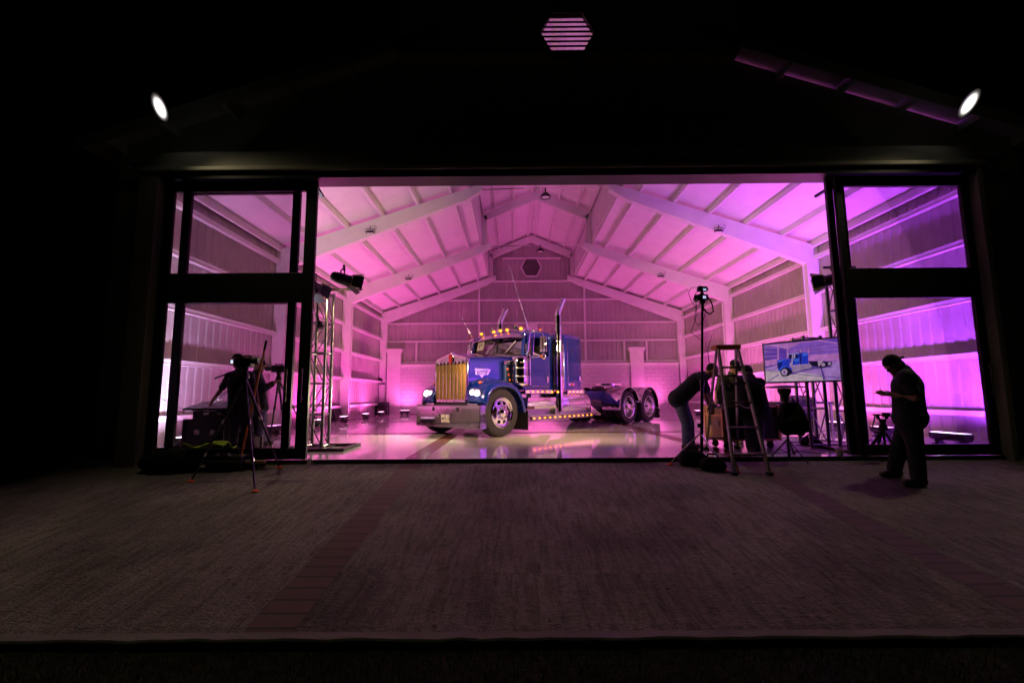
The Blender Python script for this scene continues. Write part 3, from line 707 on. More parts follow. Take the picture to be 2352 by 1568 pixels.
# hood
def hood_ring(x, hw, zt, zb, crown):
    pts = [(x, hw, zb), (x, hw, zt-.16)]
    for i in range(7): a = i*PI/2/6; pts.append((x, hw-.10+.10*math.cos(a), zt-.11+.11*math.sin(a)))
    pts += [(x, hw*.55, zt+crown*.55), (x, hw*.2, zt+crown*.95), (x, 0, zt+crown)]
    return pts + [(p[0], -p[1], p[2]) for p in pts[-2::-1]]
hood_rings = [hood_ring(.50, .595, 1.80, 1.0, .10), hood_ring(.40, .60, 1.815, 1.0, .095), hood_ring(0, .635, 1.835, 1.0, .085), hood_ring(-.5, .70, 1.86, 1.0, .075), hood_ring(-.93, .76, 1.885, 1.0, .07)]
hood = tp('hood', MB().grid(hood_rings), blue_paint, smooth=45)
tp('hood_trim', MB().tube([(.45, 0, 1.915), (0, 0, 1.925), (-.5, 0, 1.940), (-.93, 0, 1.958)], .014, 8).tube([(-.925, y, z+.006) for _, y, z in hood_rings[-1]], .012, 6), chrome, parent=hood)
for s in (1,):
    hy = lambda x: .635 + (-x)*.13 + .004
    def hp3(x, z, o=0): return (x, hy(x)+o, z)
    bx = .13
    w1 = MB()
    for poly in ([(.38, 1.525), (.31, 1.525), (.31, 1.47), (.285, 1.445), (.28, 1.415), (.13, 1.405), (.10, 1.36), (.07, 1.405), (-.03, 1.415), (-.04, 1.445), (-.06, 1.47), (-.06, 1.525), (-.14, 1.525), (-.085, 1.40), (.05, 1.40), (.10, 1.335), (.15, 1.40), (.335, 1.40)],):
        pass
    # winged chrome plate behind two lines of lettering
    wing = [(.375, 1.530), (-.135, 1.530), (-.055, 1.405), (.055, 1.398), (.12, 1.335), (.185, 1.398), (.295, 1.405)]
    n = len(wing); vs = [hp3(x, z, .003) for x, z in wing]; vs2 = [hp3(x, z, .009) for x, z in wing]
    w1.add(vs+vs2, [list(range(n)), list(range(n, 2*n))] + [[i, n+i, n+(i+1)%n, (i+1)%n] for i in range(n)])
    tp('hood_badge', w1, chrome_soft, parent=hood, smooth=0)
    dk = MB()
    for x0, x1, z0, z1 in ((.315, -.075, 1.468, 1.558), (.255, -.02, 1.408, 1.466)):
        vs = [hp3(x0, z0, .011), hp3(x1, z0, .011), hp3(x1, z1, .011), hp3(x0, z1, .011)]; dk.add(vs, [[0,1,2,3]])
    tp('badge_panel', dk, dark_blue, parent=hood, smooth=0, solid=.004)
    ang = Vector((-1, .13, 0)).normalized()
    text_mesh('KENWORTH', .078, .003, frameM(hp3(.12, 1.512, .014), ang, (0,0,1)), chrome_soft, 'badge_lettering', hood, bold=.0025, sx=.92)
    text_mesh('KENMEX', .066, .003, frameM(hp3(.117, 1.440, .014), ang, (0,0,1)), chrome_soft, 'badge_lettering', hood, bold=.0018, sx=.84)
# fenders
fpath = [(.55, .735), (.545, .86), (.49, 1.00), (.37, 1.13), (.20, 1.215), (0, 1.25), (-.2, 1.245), (-.4, 1.195), (-.58, 1.09), (-.72, .93), (-.81, .74), (-.86, .52)]
def fender(s):
    rows = []
    for i, (x, z) in enumerate(fpath):
        d = Vector((x-(-.1), z-.52)).normalized()
        row = []
        for y, off in ((.58, .10), (.72, .085), (.86, .055), (1.0, .03), (1.10, .005), (1.16, -.03), (1.19, -.075), (1.185, -.13)):
            k = min(1, max(0, (z-.75)/.4))
            o = off if y > .9 else off*(.4+.6*k)
            row.append((x+d.x*o, s*y, z+d.y*o))
        rows.append(row)
    f = tp('fender', MB().grid(rows), blue_paint, smooth=50, solid=.02)
    # skirt joining hood side and fender
    sk = MB().grid([[(x, s*(.60-min(0, x)*.13), 1.06) for x in (.5, .2, -.2, -.6, -.86)], [(x, s*(.66-min(0, x)*.13), z) for x, z in ((.5, 1.05), (.2, 1.30), (-.2, 1.335), (-.6, 1.18), (-.86, .6))]])
    tp('inner_panel', sk, blue_paint, parent=f, smooth=30)
    # headlamp pod
    pod = MB()
    def ring(x, a):
        y0, y1, z0, z1, r = a; pts = []
        for cy_, cz_, a0 in ((y1-r, z1-r, 0), (y0+.02, z1-.02, PI/2), (y0+.02, z0+.02, PI), (y1-r*.6, z0+r*.6, 3*PI/2)):
            rr = .02 if cy_ < .8 and (a0 in (PI/2, PI)) else (r if a0 == 0 else r*.6)
            for i in range(5): t = a0+i*PI/8; pts.append((x, s*(cy_+rr*math.cos(t)), cz_+rr*math.sin(t)))
        return pts
    rg = [ring(.10, (.60, 1.10, .76, 1.13, .10)), ring(.46, (.60, 1.09, .765, 1.125, .10)), ring(.515, (.605, 1.07, .775, 1.105, .10)), ring(.525, (.63, 1.04, .80, 1.08, .09))]
    pod.grid(rg, closed=True); pod.add(rg[-1], [list(range(len(rg[-1])))])
    p = tp('headlamp_pod', pod, blue_paint, smooth=40)
    bz = MB()
    n = 28; oo = []; ii = []
    def oval(x, hw, hh_, k=2.8):
        return [(x, s*(.845+hw*math.copysign(abs(math.cos(t))**(2/k), math.cos(t))), .965+hh_*math.copysign(abs(math.sin(t))**(2/k), math.sin(t))) for t in [2*PI*i/n for i in range(n)]]
    bz.grid([oval(.52, .215, .125), oval(.55, .205, .115), oval(.55, .185, .098), oval(.535, .18, .093)], closed=True)
    bz.add(oval(.535, .18, .093), [list(range(n))])
    h = tp('headlight', bz, chrome, smooth=40)
    for y in (.76, .93):
        tp('lamp', MB().lathe([(.079, 0), (.078, .012), (.05, .024), (0, .028)], (.537, s*y, .965), (1, 0, 0), 24), lamp_white, parent=h)
    a = tp('turn_signal', MB().sph((.36, s*.84, 1.215), .042, 12, 8, sc=(1.1, 1.2, .8)), amber_off)
    tp('signal_stalk', MB().cyl((.36, s*.84, 1.10), (.36, s*.84, 1.20), .014, .02, 10).lathe([(.035, 0), (.04, .04), (.0, .045)], (.33, s*.84, 1.215), (-1, 0, 0), 12), chrome, parent=a)
    tp('fender_lamp', MB().sph((.52, s*1.12, .955), .022, 10, 6), chrome, parent=f)
    tp('mud_flap', MB().box((-.90, s*.62, .10), (-.885, s*1.16, .56)) if s > 0 else MB().box((-.90, -1.16, .10), (-.885, -.62, .56)), rubber, smooth=0)
    sp = bpy.data.lights.new('headlight_beam', 'SPOT'); sp.energy = 170; sp.color = (1, .84, .52); sp.spot_size = R(95); sp.spot_blend = .7; sp.shadow_soft_size = .07
    so = bpy.data.objects.new('headlight_beam', sp); COL.objects.link(so); so.parent = h; so.location = (.62, s*.845, .965)
    so.rotation_euler = Vector((-1, 0, .42)).to_track_quat('Z', 'Y').to_euler()
for s in (1, -1): fender(s)
# cab
CY = .98
mb = MB()
low = [(-.93, 1.06), (-.93, 1.90), (-1.0, 1.93), (-2.10, 1.93), (-2.10, 1.06)]
mb.prism(low, -CY, CY, 'y')
cab = tp('cab', mb, blue_paint, smooth=0, bevel=.025, segs=3)
# roof shell
rows = []
for x, z, k in ((-1.02, 2.43, .93), (-1.06, 2.50, .96), (-1.3, 2.565, .97), (-1.6, 2.585, .97), (-2.0, 2.575, .97), (-2.10, 2.55, .97)):
    rows.append([(x, CY*k*y, z+dz_) for y, dz_ in ((1.0, -.16), (1.0, -.06), (.97, -.02), (.85, .0), (.5, .015), (0, .022), (-.5, .015), (-.85, 0), (-.97, -.02), (-1.0, -.06), (-1.0, -.16))])
tp('roof', MB().grid(rows), blue_paint, smooth=50, solid=.03)
mb = MB()
for s in (1, -1):
    mb.bar((-.98, s*.925, 1.90), (-1.06, s*.915, 2.42), .07, .07); mb.box((-2.10, min(s*.90, s*.965), 1.93), (-1.97, max(s*.90, s*.965), 2.46)); mb.bar((-1.03, s*.93, 2.43), (-2.0, s*.93, 2.47), .06, .07)
mb.box((-2.10, -.9, 1.93), (-2.07, .9, 2.5))
tp('cab_pillars', mb, blue_paint, smooth=0, bevel=.012)
def wpt(y, z): t = (z-1.93)/.5; return (-.955+abs(y)*-.03 - t*.12, y, z)
wsc = MB()
for s in (1, -1): wsc.add([wpt(s*.012, 1.955), wpt(s*.885, 1.935), wpt(s*.875, 2.42), wpt(s*.012, 2.43)], [[0,1,2,3]])
wi = tp('windscreen', wsc, windscreen, smooth=0)
mb = MB().bar(Vector(wpt(0, 1.93)), Vector(wpt(0, 2.44)), .024, .02, (0,1,0))
mb.tube([wpt(y, 1.935) for y in (.90, .4, 0, -.4, -.90)], .016, 6); mb.tube([wpt(y, 2.435) for y in (.90, .4, 0, -.4, -.90)], .016, 6)
for s in (1, -1): mb.bar(Vector(wpt(s*.89, 1.93)), Vector(wpt(s*.885, 2.43)), .03, .02, (0,1,0))
tp('window_rubber', mb, rubber, parent=wi, smooth=0)
mb = MB()
for ya, yb in ((.30, .62), (-.45, -.12)):
    p0 = Vector(wpt(ya if ya > 0 else ya, 1.94)) + Vector((.03, 0, 0)); 
    p0 = Vector(wpt(ya+.0, 1.94))+Vector((.035, 0, 0)); p1 = Vector(wpt(yb if ya > 0 else yb, 2.26))+Vector((.03, 0, 0))
    mb.tube([p0, p1], .008, 6); mb.bar(p1-(p1-p0)*.75, p1+(p1-p0)*.1, .014, .02)
tp('wipers', mb, chrome_soft, parent=wi)
# interior
tp('seats', MB().box((-1.95, .25, 1.25), (-1.45, .75, 1.75)).box((-2.0, .28, 1.75), (-1.85, .72, 2.22)).box((-1.95, -.75, 1.25), (-1.45, -.25, 1.75)).box((-2.0, -.72, 1.75), (-1.85, -.28, 2.22)), black_fabric, smooth=0, bevel=.05)
mb = MB().tube([Vector((-1.30, .5, 1.99)) + Vector((.10*math.cos(t)*.6, .22*math.sin(t), .2*math.cos(t)*.8)) for t in [2*PI*i/24 for i in range(24)]], .014, 8, closed=True)
mb.cyl((-1.1, .5, 1.9), (-1.30, .5, 1.99), .03, n=10); mb.box((-1.12, -.85, 1.86), (-.98, .85, 1.945))
tp('steering_wheel', mb, black_plastic)
# visor
mb = MB().grid([[(-1.09, .955, 2.47), (-1.06, .6, 2.50), (-1.04, 0, 2.515), (-1.06, -.6, 2.50), (-1.09, -.955, 2.47)], [(-.98, .965, 2.345), (-.90, .6, 2.375), (-.865, 0, 2.395), (-.90, -.6, 2.375), (-.98, -.965, 2.345)]])
tp('sun_visor', mb, chrome, smooth=0, solid=.008)
# roof lamps and horns
for y in (.74, .25, 0, -.25, -.74):
    z = 2.565 + .02*(1-abs(y))
    l = tp('roof_lamp', MB().lathe([(.036, 0), (.038, .025), (.030, .06), (.0, .068)], (-1.16, y, z+.035), (1, 0, 0), 16), amber)
    tp('lamp_base', MB().box((-1.24, y-.03, z-.03), (-1.15, y+.03, z+.03)).lathe([(.040, 0), (.040, .05), (.02, .10), (0, .11)], (-1.155, y, z+.035), (-1, 0, 0), 14), chrome, parent=l, smooth=40)
for y, x in ((.42, -1.25), (-.45, -1.25)):
    h = MB().lathe([(.0, .0), (.03, .0), (.022, .02), (.02, .35), (.03, .55), (.045, .63), (.078, .69), (.082, .70), (.06, .69), (.0, .6)], (x-.72, y, 2.66), (1, 0, .02), 18)
    hp_ = tp('air_horn', h, chrome)
    tp('horn_bracket', MB().box((x-.6, y-.02, 2.57), (x-.55, y+.02, 2.66)).box((x-.15, y-.02, 2.57), (x-.1, y+.02, 2.66)).sph((x-.73, y, 2.66), .05), chrome_soft, parent=hp_)
# doors
for s in (1, -1):
    d0 = [(-1.07, 1.15), (-1.90, 1.15), (-1.955, 1.22), (-1.955, 1.90), (-1.05, 1.90)]
    dr = tp('door', MB().prism(d0, min(s*(CY+.002), s*(CY+.022)), max(s*(CY+.002), s*(CY+.022))), blue_paint, smooth=0, bevel=.008)
    fr = [(-1.06, 1.90), (-1.13, 2.40), (-1.90, 2.40), (-1.955, 2.33), (-1.955, 1.90)]
    mb = MB().tube([(x, s*(CY-.0), z) for x, z in [(-1.06, 1.92)] + fr[1:4] + [(-1.955, 1.92)]], .022, 8); mb.bar((-1.28, s*CY*.995, 1.91), (-1.28, s*CY*.99, 2.40), .02, .02)
    tp('window_frame', mb, blue_paint, parent=dr)
    tp('side_window', MB().add([(-1.07, s*.975, 1.92), (-1.28, s*.975, 1.92), (-1.28, s*.97, 2.40), (-1.13, s*.97, 2.40)], [[0,1,2,3]]), windscreen, parent=dr, smooth=0)
    tp('door_trim', MB().tube([(x, s*(CY+.024), z) for x, z in ((-1.07, 1.14), (-1.89, 1.14), (-1.962, 1.215), (-1.962, 2.33))], .009, 6), chrome, parent=dr)
    y_ = s*(CY+.022)
    tp('door_handle', MB().prism([(-1.80, 1.24), (-1.87, 1.24), (-1.87, 1.37), (-1.835, 1.42), (-1.80, 1.37)], min(y_, y_+s*.02), max(y_, y_+s*.02)), chrome, parent=dr, smooth=0, bevel=.006)
    tp('grab_rail', MB().tube([(-2.06, s*1.0, 1.18), (-2.06, s*1.06, 1.2), (-2.06, s*1.06, 1.93), (-2.06, s*1.0, 1.95)], .015, 8), chrome)
    # strip lights under cab
    def light_strip(x0, x1, y, z0, z1, n, nm):
        o = tp(nm, MB().box((x1, min(s*(y-.05), s*y), z0), (x0, max(s*(y-.05), s*y), z1)), chrome, smooth=0, bevel=.005)
        for i in range(n):
            x = x0+(x1-x0)*(i+.5)/n; zc_ = (z0+z1)/2
            tp('marker_lamp', MB().sph((x, s*y, zc_), .04, 14, 8, sc=(1, .35, .48)), amber, parent=o)
        return o
    light_strip(-.95, -2.08, 1.03, .96, 1.055, 6, 'cab_sill_trim')
    light_strip(-2.62, -3.34, 1.065, .955, 1.055, 4, 'sleeper_trim')
    # mirrors
    my = 1.36
    br = MB().tube([(-1.08, s*.95, 2.47), (-1.12, s*1.15, 2.475), (-1.2, s*my, 2.47), (-1.24, s*my, 2.42), (-1.24, s*my, 1.90), (-1.2, s*(my-.03), 1.86), (-1.06, s*1.0, 1.84)], .013, 8)
    br.tube([(-1.10, s*1.08, 2.47), (-1.08, s*1.0, 1.90)], .010, 6); br.tube([(-1.15, s*1.17, 2.472), (-1.13, s*1.13, 1.85)], .011, 6)
    m = tp('mirror', MB().box((-1.29, min(s*(my-.10), s*(my+.10)), 1.965), (-1.235, max(s*(my-.10), s*(my+.10)), 2.36)), chrome, smooth=30, bevel=.02)
    tp('mirror_bracket', br, chrome, parent=m)
    tp('spot_mirror', MB().sph((-1.22, s*(my+.02), 1.86), .085, 16, 10, sc=(.6, 1, 1)), chrome, parent=m)
    tp('mirror_lamp', MB().sph((-1.16, s*(my+.02), 1.86), .03, 10, 8).sph((-1.2, s*(my-.04), 2.52), .032, 10, 8), amber_off, parent=m)
    # aerial on the mirror arm
    b = Vector((-1.1, s*1.05, 2.48)); t1 = b+Vector((.42, s*.05, .78)) if s > 0 else b+Vector((.34, -.1, .62))
    an = tp('aerial', MB().tube([b, b+(t1-b)*.45], .007, 6).tube([b+(t1-b)*.45, t1], .006, 6).tube([t1, t1+(t1-b)*(.9 if s > 0 else .25)], .003, 5), chrome_soft)
    mb = MB()
    for k0, k1 in ((.48, .68), (.74, .92)):
        ax = (t1-b).normalized(); a1 = ax.orthogonal().normalized(); a2 = ax.cross(a1)
        mb.tube([b+(t1-b)*(k0+(k1-k0)*i/70) + (a1*math.cos(i*.9)+a2*math.sin(i*.9))*.017 for i in range(71)], .005, 5)
    tp('aerial_coil', mb, chrome, parent=an)
    # air cleaner
    ac = tp('air_cleaner', MB().lathe([(.0, 1.14), (.15, 1.14), (.19, 1.17), (.205, 1.2), (.205, 1.22), (.195, 1.23), (.195, 1.70), (.205, 1.71), (.205, 1.80), (.19, 1.84), (.14, 1.875), (0, 1.885)], (-.80, s*1.00, 0), (0,0,1), 36), chrome, smooth=35)
    tp('cleaner_bands', MB().lathe([(.2, 0), (.203, .004), (.203, .026), (.2, .03)], (-.80, s*1.0, 1.36), (0,0,1), 36).lathe([(.2, 0), (.203, .004), (.203, .026), (.2, .03)], (-.80, s*1.0, 1.56), (0,0,1), 36), chrome_soft, parent=ac)
    tp('intake_pipe', MB().cyl((-1.06, s*1.05, 1.17), (-1.06, s*1.05, 1.88), .055, n=18).sph((-1.06, s*1.05, 1.88), .055, 14, 8), chrome)
    lb = tp('light_bar', MB().box((-.72, min(s*.72, s*.80), 1.12), (-.50, max(s*.72, s*.80), 1.66)), dark_blue, smooth=0, bevel=.01)
    tp('bar_cap', MB().prism([(-.45, 1.66), (-.52, 1.75), (-.74, 1.77), (-.74, 1.66)], min(s*.72, s*.86), max(s*.72, s*.86)), chrome, parent=lb, smooth=0, bevel=.012)
    for z, x in ((1.55, -.58), (1.42, -.615), (1.29, -.65)):
        tp('bar_lamp', MB().sph((x, s*.80, z), .035, 12, 8, sc=(1, .7, 1)), amber_off, parent=lb)
    # steps and boxes
    st = light_strip(-.97, -3.62, 1.20, .315, .42, 13, 'lower_step')
    tp('step_tread', MB().box((-3.62, min(s*.75, s*1.19), .421), (-.97, max(s*.75, s*1.19), .433)), diamond_plate, parent=st, smooth=0)
    mb = MB().prism([(min(s*.62, s*1.0), .434), (max(s*.62, s*1.0), .434), (s*1.10 if s > 0 else -.62, .65), (.62 if s > 0 else -1.10, .65)], -2.0, -.95, 'x')
    tp('battery_box', mb, chrome, smooth=0)
    us_ = tp('upper_step', MB().box((-2.02, min(s*.62, s*1.12), .655), (-.93, max(s*.62, s*1.12), .84)), diamond_plate, smooth=0, bevel=.006)
    tp('step_edge', MB().box((-2.02, min(s*1.122, s*1.135), .76), (-.93, max(s*1.122, s*1.135), .85)).box((-2.02, min(s*.62, s*1.13), .852), (-.93, max(s*.62, s*1.13), .862)), chrome, parent=us_, smooth=0)
    tp('step_support', MB().prism([(-2.0, .66), (-2.02, .66), (-2.22, .434), (-2.0, .434)], min(s*.7, s*1.12), max(s*.7, s*1.12)), chrome, smooth=0)
    mb = MB().cyl((-1.35, s*.85, .86), (-1.35, s*.85, .96), .05, n=16).box((-1.9, min(s*.55, s*.80), .865), (-.95, max(s*.55, s*.80), .95))
    tp('under_cab_box', mb, chrome_soft, smooth=30)
    # fuel tank
    ft = tp('fuel_tank', MB().lathe([(0, -.03), (.26, -.025), (.30, 0), (.325, .04), (.325, 1.28), (.30, 1.32), (.26, 1.345), (0, 1.35)], (-2.22, s*.87, .68), (-1, 0, 0), 44), chrome, smooth=35)
    mb = MB()
    for xx in (-2.52, -3.20): mb.lathe([(.327, 0), (.333, .005), (.333, .055), (.327, .06)], (xx, s*.87, .68), (-1, 0, 0), 44)
    tp('tank_strap', mb, chrome_soft, parent=ft, smooth=35)
    tp('filler_cap', MB().cyl((-3.38, s*1.0, .96), (-3.38, s*1.05, 1.05), .05, n=16), chrome_soft, parent=ft)
    tp('tank_bracket', MB().box((-2.6, min(s*.5, s*.85), .40), (-2.5, max(s*.5, s*.85), .42)).prism([(-3.62, .44), (-3.62, .62), (-4.15, .36), (-4.1, .33)], min(s*.7, s*1.12), max(s*.7, s*1.12)), chrome, smooth=0)
    # exhaust stack
    ex = MB().cyl((-2.22, s*1.09, .52), (-2.22, s*1.09, 3.05), .085, n=24)
    rr = .095
    tp_ = tp('exhaust_stack', MB().cyl((-2.22, s*1.09, .5), (-2.22, s*1.09, 3.02), .095, n=26), chrome, smooth=40)
    tp('stack_tip', MB().tube([(-2.22, s*1.09, 3.0), (-2.22, s*1.09, 3.06), (-2.235, s*1.09, 3.11), (-2.27, s*1.09, 3.17), (-2.47, s*1.09, 3.50)], [.086, .085, .083, .082, .088], 22), chrome, parent=tp_)
    tp('stack_clamp', MB().cyl((-2.22, s*1.09, .99), (-2.22, s*1.09, 1.04), .105, n=26).cyl((-2.22, s*1.09, 2.30), (-2.22, s*1.09, 2.34), .104, n=26).box((-2.24, min(s*.8, s*1.05), 2.30), (-2.2, max(s*.8, s*1.05), 2.34)), chrome_soft, parent=tp_)
    tp('stack_lamp', MB().sph((-2.10, s*1.13, 1.0), .03, 10, 8), amber, parent=tp_)
    tp('side_fairing', MB().box((-2.60, min(s*.98, s*1.03), 1.07), (-2.40, max(s*.98, s*1.03), 2.28)), chrome, smooth=0, bevel=.01)
# gap filler and sleeper
tp('cab_boot', MB().box((-2.47, -.8, 1.08), (-2.11, .8, 2.4)), black_fabric, smooth=0)
def rrect(x0, x1, hw, r, z, sc=1.0):
    pts = []
    for cx, cy_, a0 in ((x0-r, hw-r, 0), (x1+r, hw-r, PI/2), (x1+r, -hw+r, PI), (x0-r, -hw+r, 3*PI/2)):
        for i in range(6): t = a0+i*PI/10; pts.append((cx+r*math.cos(t), cy_+r*math.sin(t), z))
    return [(((x0+x1)/2+(p[0]-(x0+x1)/2)*sc), p[1]*sc, p[2]) for p in pts]
rg = [rrect(-2.48, -3.36, 1.05, .10, 1.06), rrect(-2.48, -3.36, 1.05, .10, 2.45), rrect(-2.48, -3.36, 1.05, .10, 2.52, .985), rrect(-2.48, -3.36, 1.05, .10, 2.57, .95), rrect(-2.48, -3.36, 1.05, .10, 2.60, .86), rrect(-2.48, -3.36, 1.05, .10, 2.61, .5)]
mb = MB().grid(rg, closed=True); mb.add(rg[-1], [list(range(24))]); mb.add(rg[0], [list(range(24))])
sl = tp('sleeper', mb, blue_paint, smooth=40)
for s in (1, -1):
    tp('hatch_seam', MB().tube([(-2.66, s*1.052, 1.15), (-2.66, s*1.052, 2.38)], .008, 6), chrome, parent=sl)
    tp('hatch_slot', MB().box((-2.89, min(s*1.049, s*1.055), 2.02), (-2.87, max(s*1.049, s*1.055), 2.24)), ink, parent=sl, smooth=0)
    tp('hatch_latch', MB().prism([(-3.17, 1.31), (-3.25, 1.31), (-3.25, 1.40), (-3.21, 1.45), (-3.17, 1.40)], min(s*1.052, s*1.07), max(s*1.052, s*1.07)), chrome, parent=sl, smooth=0, bevel=.005)
    rl = tp('side_reflector', MB().box((-2.93, min(s*1.052, s*1.068), 1.17), (-2.70, max(s*1.052, s*1.068), 1.24)), chrome, parent=sl, smooth=0, bevel=.01)
    tp('reflector_lens', MB().box((-2.90, min(s*1.069, s*1.074), 1.185), (-2.76, max(s*1.069, s*1.074), 1.225)), red_plastic, parent=sl, smooth=0)
# rear deck: fifth wheel, fenders, flaps, work lamp
mb = MB()
ow = [(.50*math.cos(t), .46*math.sin(t)) for t in [R(35)+R(290)*i/26 for i in range(27)]]
ow = [(-6.35-a, b) for a, b in [(.46*math.cos(t), .46*math.sin(t)) for t in [R(28)+R(304)*i/28 for i in range(29)]]] + [(-6.45, -.05), (-6.3, 0), (-6.45, .05)]
mb.prism(ow, 1.22, 1.285, 'z')
fw_ = tp('fifth_wheel', mb, chrome_soft, smooth=30)
tp('fifth_wheel_base', MB().box((-6.6, -.5, 1.04), (-6.1, .5, 1.07)).prism([(-6.6, 1.07), (-6.1, 1.07), (-6.25, 1.22), (-6.45, 1.22)], -.42, -.34).prism([(-6.6, 1.07), (-6.1, 1.07), (-6.25, 1.22), (-6.45, 1.22)], .34, .42).cyl((-5.75, .2, 1.08), (-5.75, -.2, 1.08), .1), black_plastic, parent=fw_, smooth=0)
for s in (1, -1):
    for x in (-5.82, -7.18):
        rows = []; a0, a1 = (R(-8), R(168)) if x > -6 else (R(12), R(188))
        for i in range(25):
            a = a0+(a1-a0)*i/24; rr = .635
            rows.append([(x+rr*math.cos(a), s*y, .53+rr*math.sin(a)) for y in (.50, 1.11, 1.128)] + [(x+(rr-.025)*math.cos(a), s*1.13, .53+(rr-.025)*math.sin(a))])
        f = tp('rear_fender', MB().grid(rows), chrome, smooth=30, solid=.006)
        tp('fender_bead', MB().tube([(r_[2][0], r_[2][1], r_[2][2]) for r_ in rows], .013, 8), chrome, parent=f)
    tp('mud_flap', MB().box((-7.86, min(s*.52, s*1.12), .10), (-7.845, max(s*.52, s*1.12), .62)), rubber, smooth=0)
    tp('tail_lamp', MB().cyl((-7.87, s*1.0, .70), (-7.90, s*1.0, .70), .05, n=16), red_plastic)
wl_ = tp('work_lamp', MB().box((-3.68, .38, 1.42), (-3.64, .80, 1.62)), mat('lamp_panel', (.75,.70,.62), .5), smooth=0)
tp('lamp_case', MB().box((-3.639, .36, 1.40), (-3.57, .82, 1.64)).box((-3.66, .34, 1.37), (-3.57, .84, 1.398)), black_plastic, parent=wl_, smooth=0)
tp('lamp_post', MB().cyl((-3.60, .52, 1.03), (-3.60, .52, 1.95), .015).cyl((-3.60, .66, 1.03), (-3.60, .66, 1.95), .015).cyl((-3.60, .52, 1.95), (-3.60, .66, 1.95), .015), chrome_soft, parent=wl_)
# numbered sheet taped to the windscreen
Tm = Matrix.Translation(TO) @ Matrix.Rotation(TA, 4, 'Z')
ws_n = Vector((1, 0, .24)).normalized()
def wq(y, z, o): return Tm @ (Vector(wpt(y, z)) + ws_n*o)
ps = MB().add([wq(-.80, 2.13, .006), wq(-.55, 2.14, .006), wq(-.54, 2.395, .006), wq(-.80, 2.385, .006)], [[0,1,2,3]])
sheet = tag(ps.build('number_sheet', paper, smooth=0, solid=.001), 'white paper sheet with the number 19 taped inside the truck windscreen', 'paper')
rt = (wq(-.55, 2.2, 0)-wq(-.80, 2.2, 0)).normalized(); upv = (wq(-.67, 2.4, 0)-wq(-.67, 2.0, 0)).normalized()
text_mesh('19', .155, .0005, frameM(wq(-.675, 2.245, .009), rt, upv), ink, 'number', sheet, bold=.004)
# ---------------------------------------------------------------- lights that stand in the place, some of them unseen
WASH = 2.1
PINK = (1.0, .135, .60)
def lens_mat(name, col, k): return glow(name, col, k)
lens_pink = glow('lens_pink', (1, .42, .75), 7)
lens_violet = glow('lens_violet', (.8, .62, 1), 9)
lens_white = glow('lens_white', (.92, .93, 1), 9)
lens_warm = glow('lens_warm', (1, .62, .14), 40)
def wash_light(loc, face, label, col=PINK, power=60, lens=None, tilt=18, wide=.46, spread=150, group='pink wash lights on the floor'):
    a = math.atan2(face[1], face[0])      # local +x points at the wall it lights
    t = thing('wash_light', label, 'stage light', loc, a, group)
    h = wide/2
    b = MB(); b.prism([(-.10, .16), (-.085, .10), (-.03, .075), (.03, .075), (.085, .10), (.10, .16), (.09, .205), (-.09, .205)], -h, h, 'y')
    b.add([(-.09+.02*i, sgn*(h+.001), .10) for i in (0, 9) for sgn in (1,)], [])
    t_ = b.build('housing', black_plastic, t, smooth=0, bevel=.008)
    b = MB()
    for s in (-1, 1): b.box((-.06, s*(h-.10)-.03, 0), (.06, s*(h-.10)+.03, .08)); b.box((-.11, s*(h-.10)-.035, -.0), (.11, s*(h-.10)+.035, .02))
    b.build('foot', black_plastic, t, smooth=0, bevel=.004)
    b = MB(); b.box((-.075, -h+.02, .2055), (.075, h-.02, .211)); b.build('lens', lens or lens_pink, t, smooth=0)
    li = bpy.data.lights.new('wash_beam', 'AREA'); li.energy = power*WASH; li.color = col; li.shape = 'RECTANGLE'; li.size = .13; li.size_y = wide*.85; li.spread = R(spread)
    lo = bpy.data.objects.new('wash_beam', li); COL.objects.link(lo); lo.parent = t; lo.location = (0, 0, .22)
    lo.rotation_euler = Vector((-math.sin(R(tilt)), 0, -math.cos(R(tilt)))).to_track_quat('-Z', 'Y').to_euler()
    lo.rotation_euler = (Matrix.Rotation(R(tilt), 3, 'Y') @ Matrix.Rotation(PI, 3, 'X')).to_euler()
    return t
LEFTS = [((XL+.85, 20.9), 40), ((XL+.8, 18.9), 48), ((XL+.75, 16.6), 48), ((XL+.75, 14.4), 55), ((XL+.8, 11.7), 27), ((XL+.8, 9.6), 4)]  # the last fixture is unseen, added as fill near the front
names = ['second from the rear corner', 'third from the rear corner', 'by the rear steel column', 'behind the lighting truss', 'behind the black door post', 'unseen fill nearest the glass door']
for (p, e), nm in zip(LEFTS, names):
    wash_light((p[0], p[1], 0), (-1, 0), 'black floor wash light along the left wall, ' + nm, power=e, col=(1, .10, .58))
wash_light((XL+1.5, 22.7, 0), (0, 1), 'black floor wash light in the rear left corner by the pilaster', power=22, tilt=4, col=(1, .12, .58))
wash_light((X0+.4, 22.7, 0), (0, 1), 'unseen black floor wash light at the rear wall behind the truck', power=36, tilt=4, col=(1, .12, .54))  # unseen, put behind the truck to wash the rear wall
wash_light((XR-1.9, 22.7, 0), (0, 1), 'black floor wash light in the rear right corner behind the bending man', power=22, tilt=4, col=(1, .12, .58))
for (x, y, e), nm in zip([(XR-.9, 19.9, 48), (XR-.85, 16.6, 50), (XR-.8, 14.2, 50), (XR-.8, 11.6, 48)], ['beside the bending man', 'unseen behind the road case', 'unseen behind the ladder', 'unseen behind the television']):  # all but the first are unseen, spread out to carry the wash along
    wash_light((x, y, 0), (1, 0), 'black floor wash light along the right wall, ' + nm, power=e, col=(1, .115, .68))
wash_light((XR-1.0, 9.9, 0), (1, 0), 'black floor wash light behind the small tripod by the right glass door', power=60, col=(.55, .06, 1))
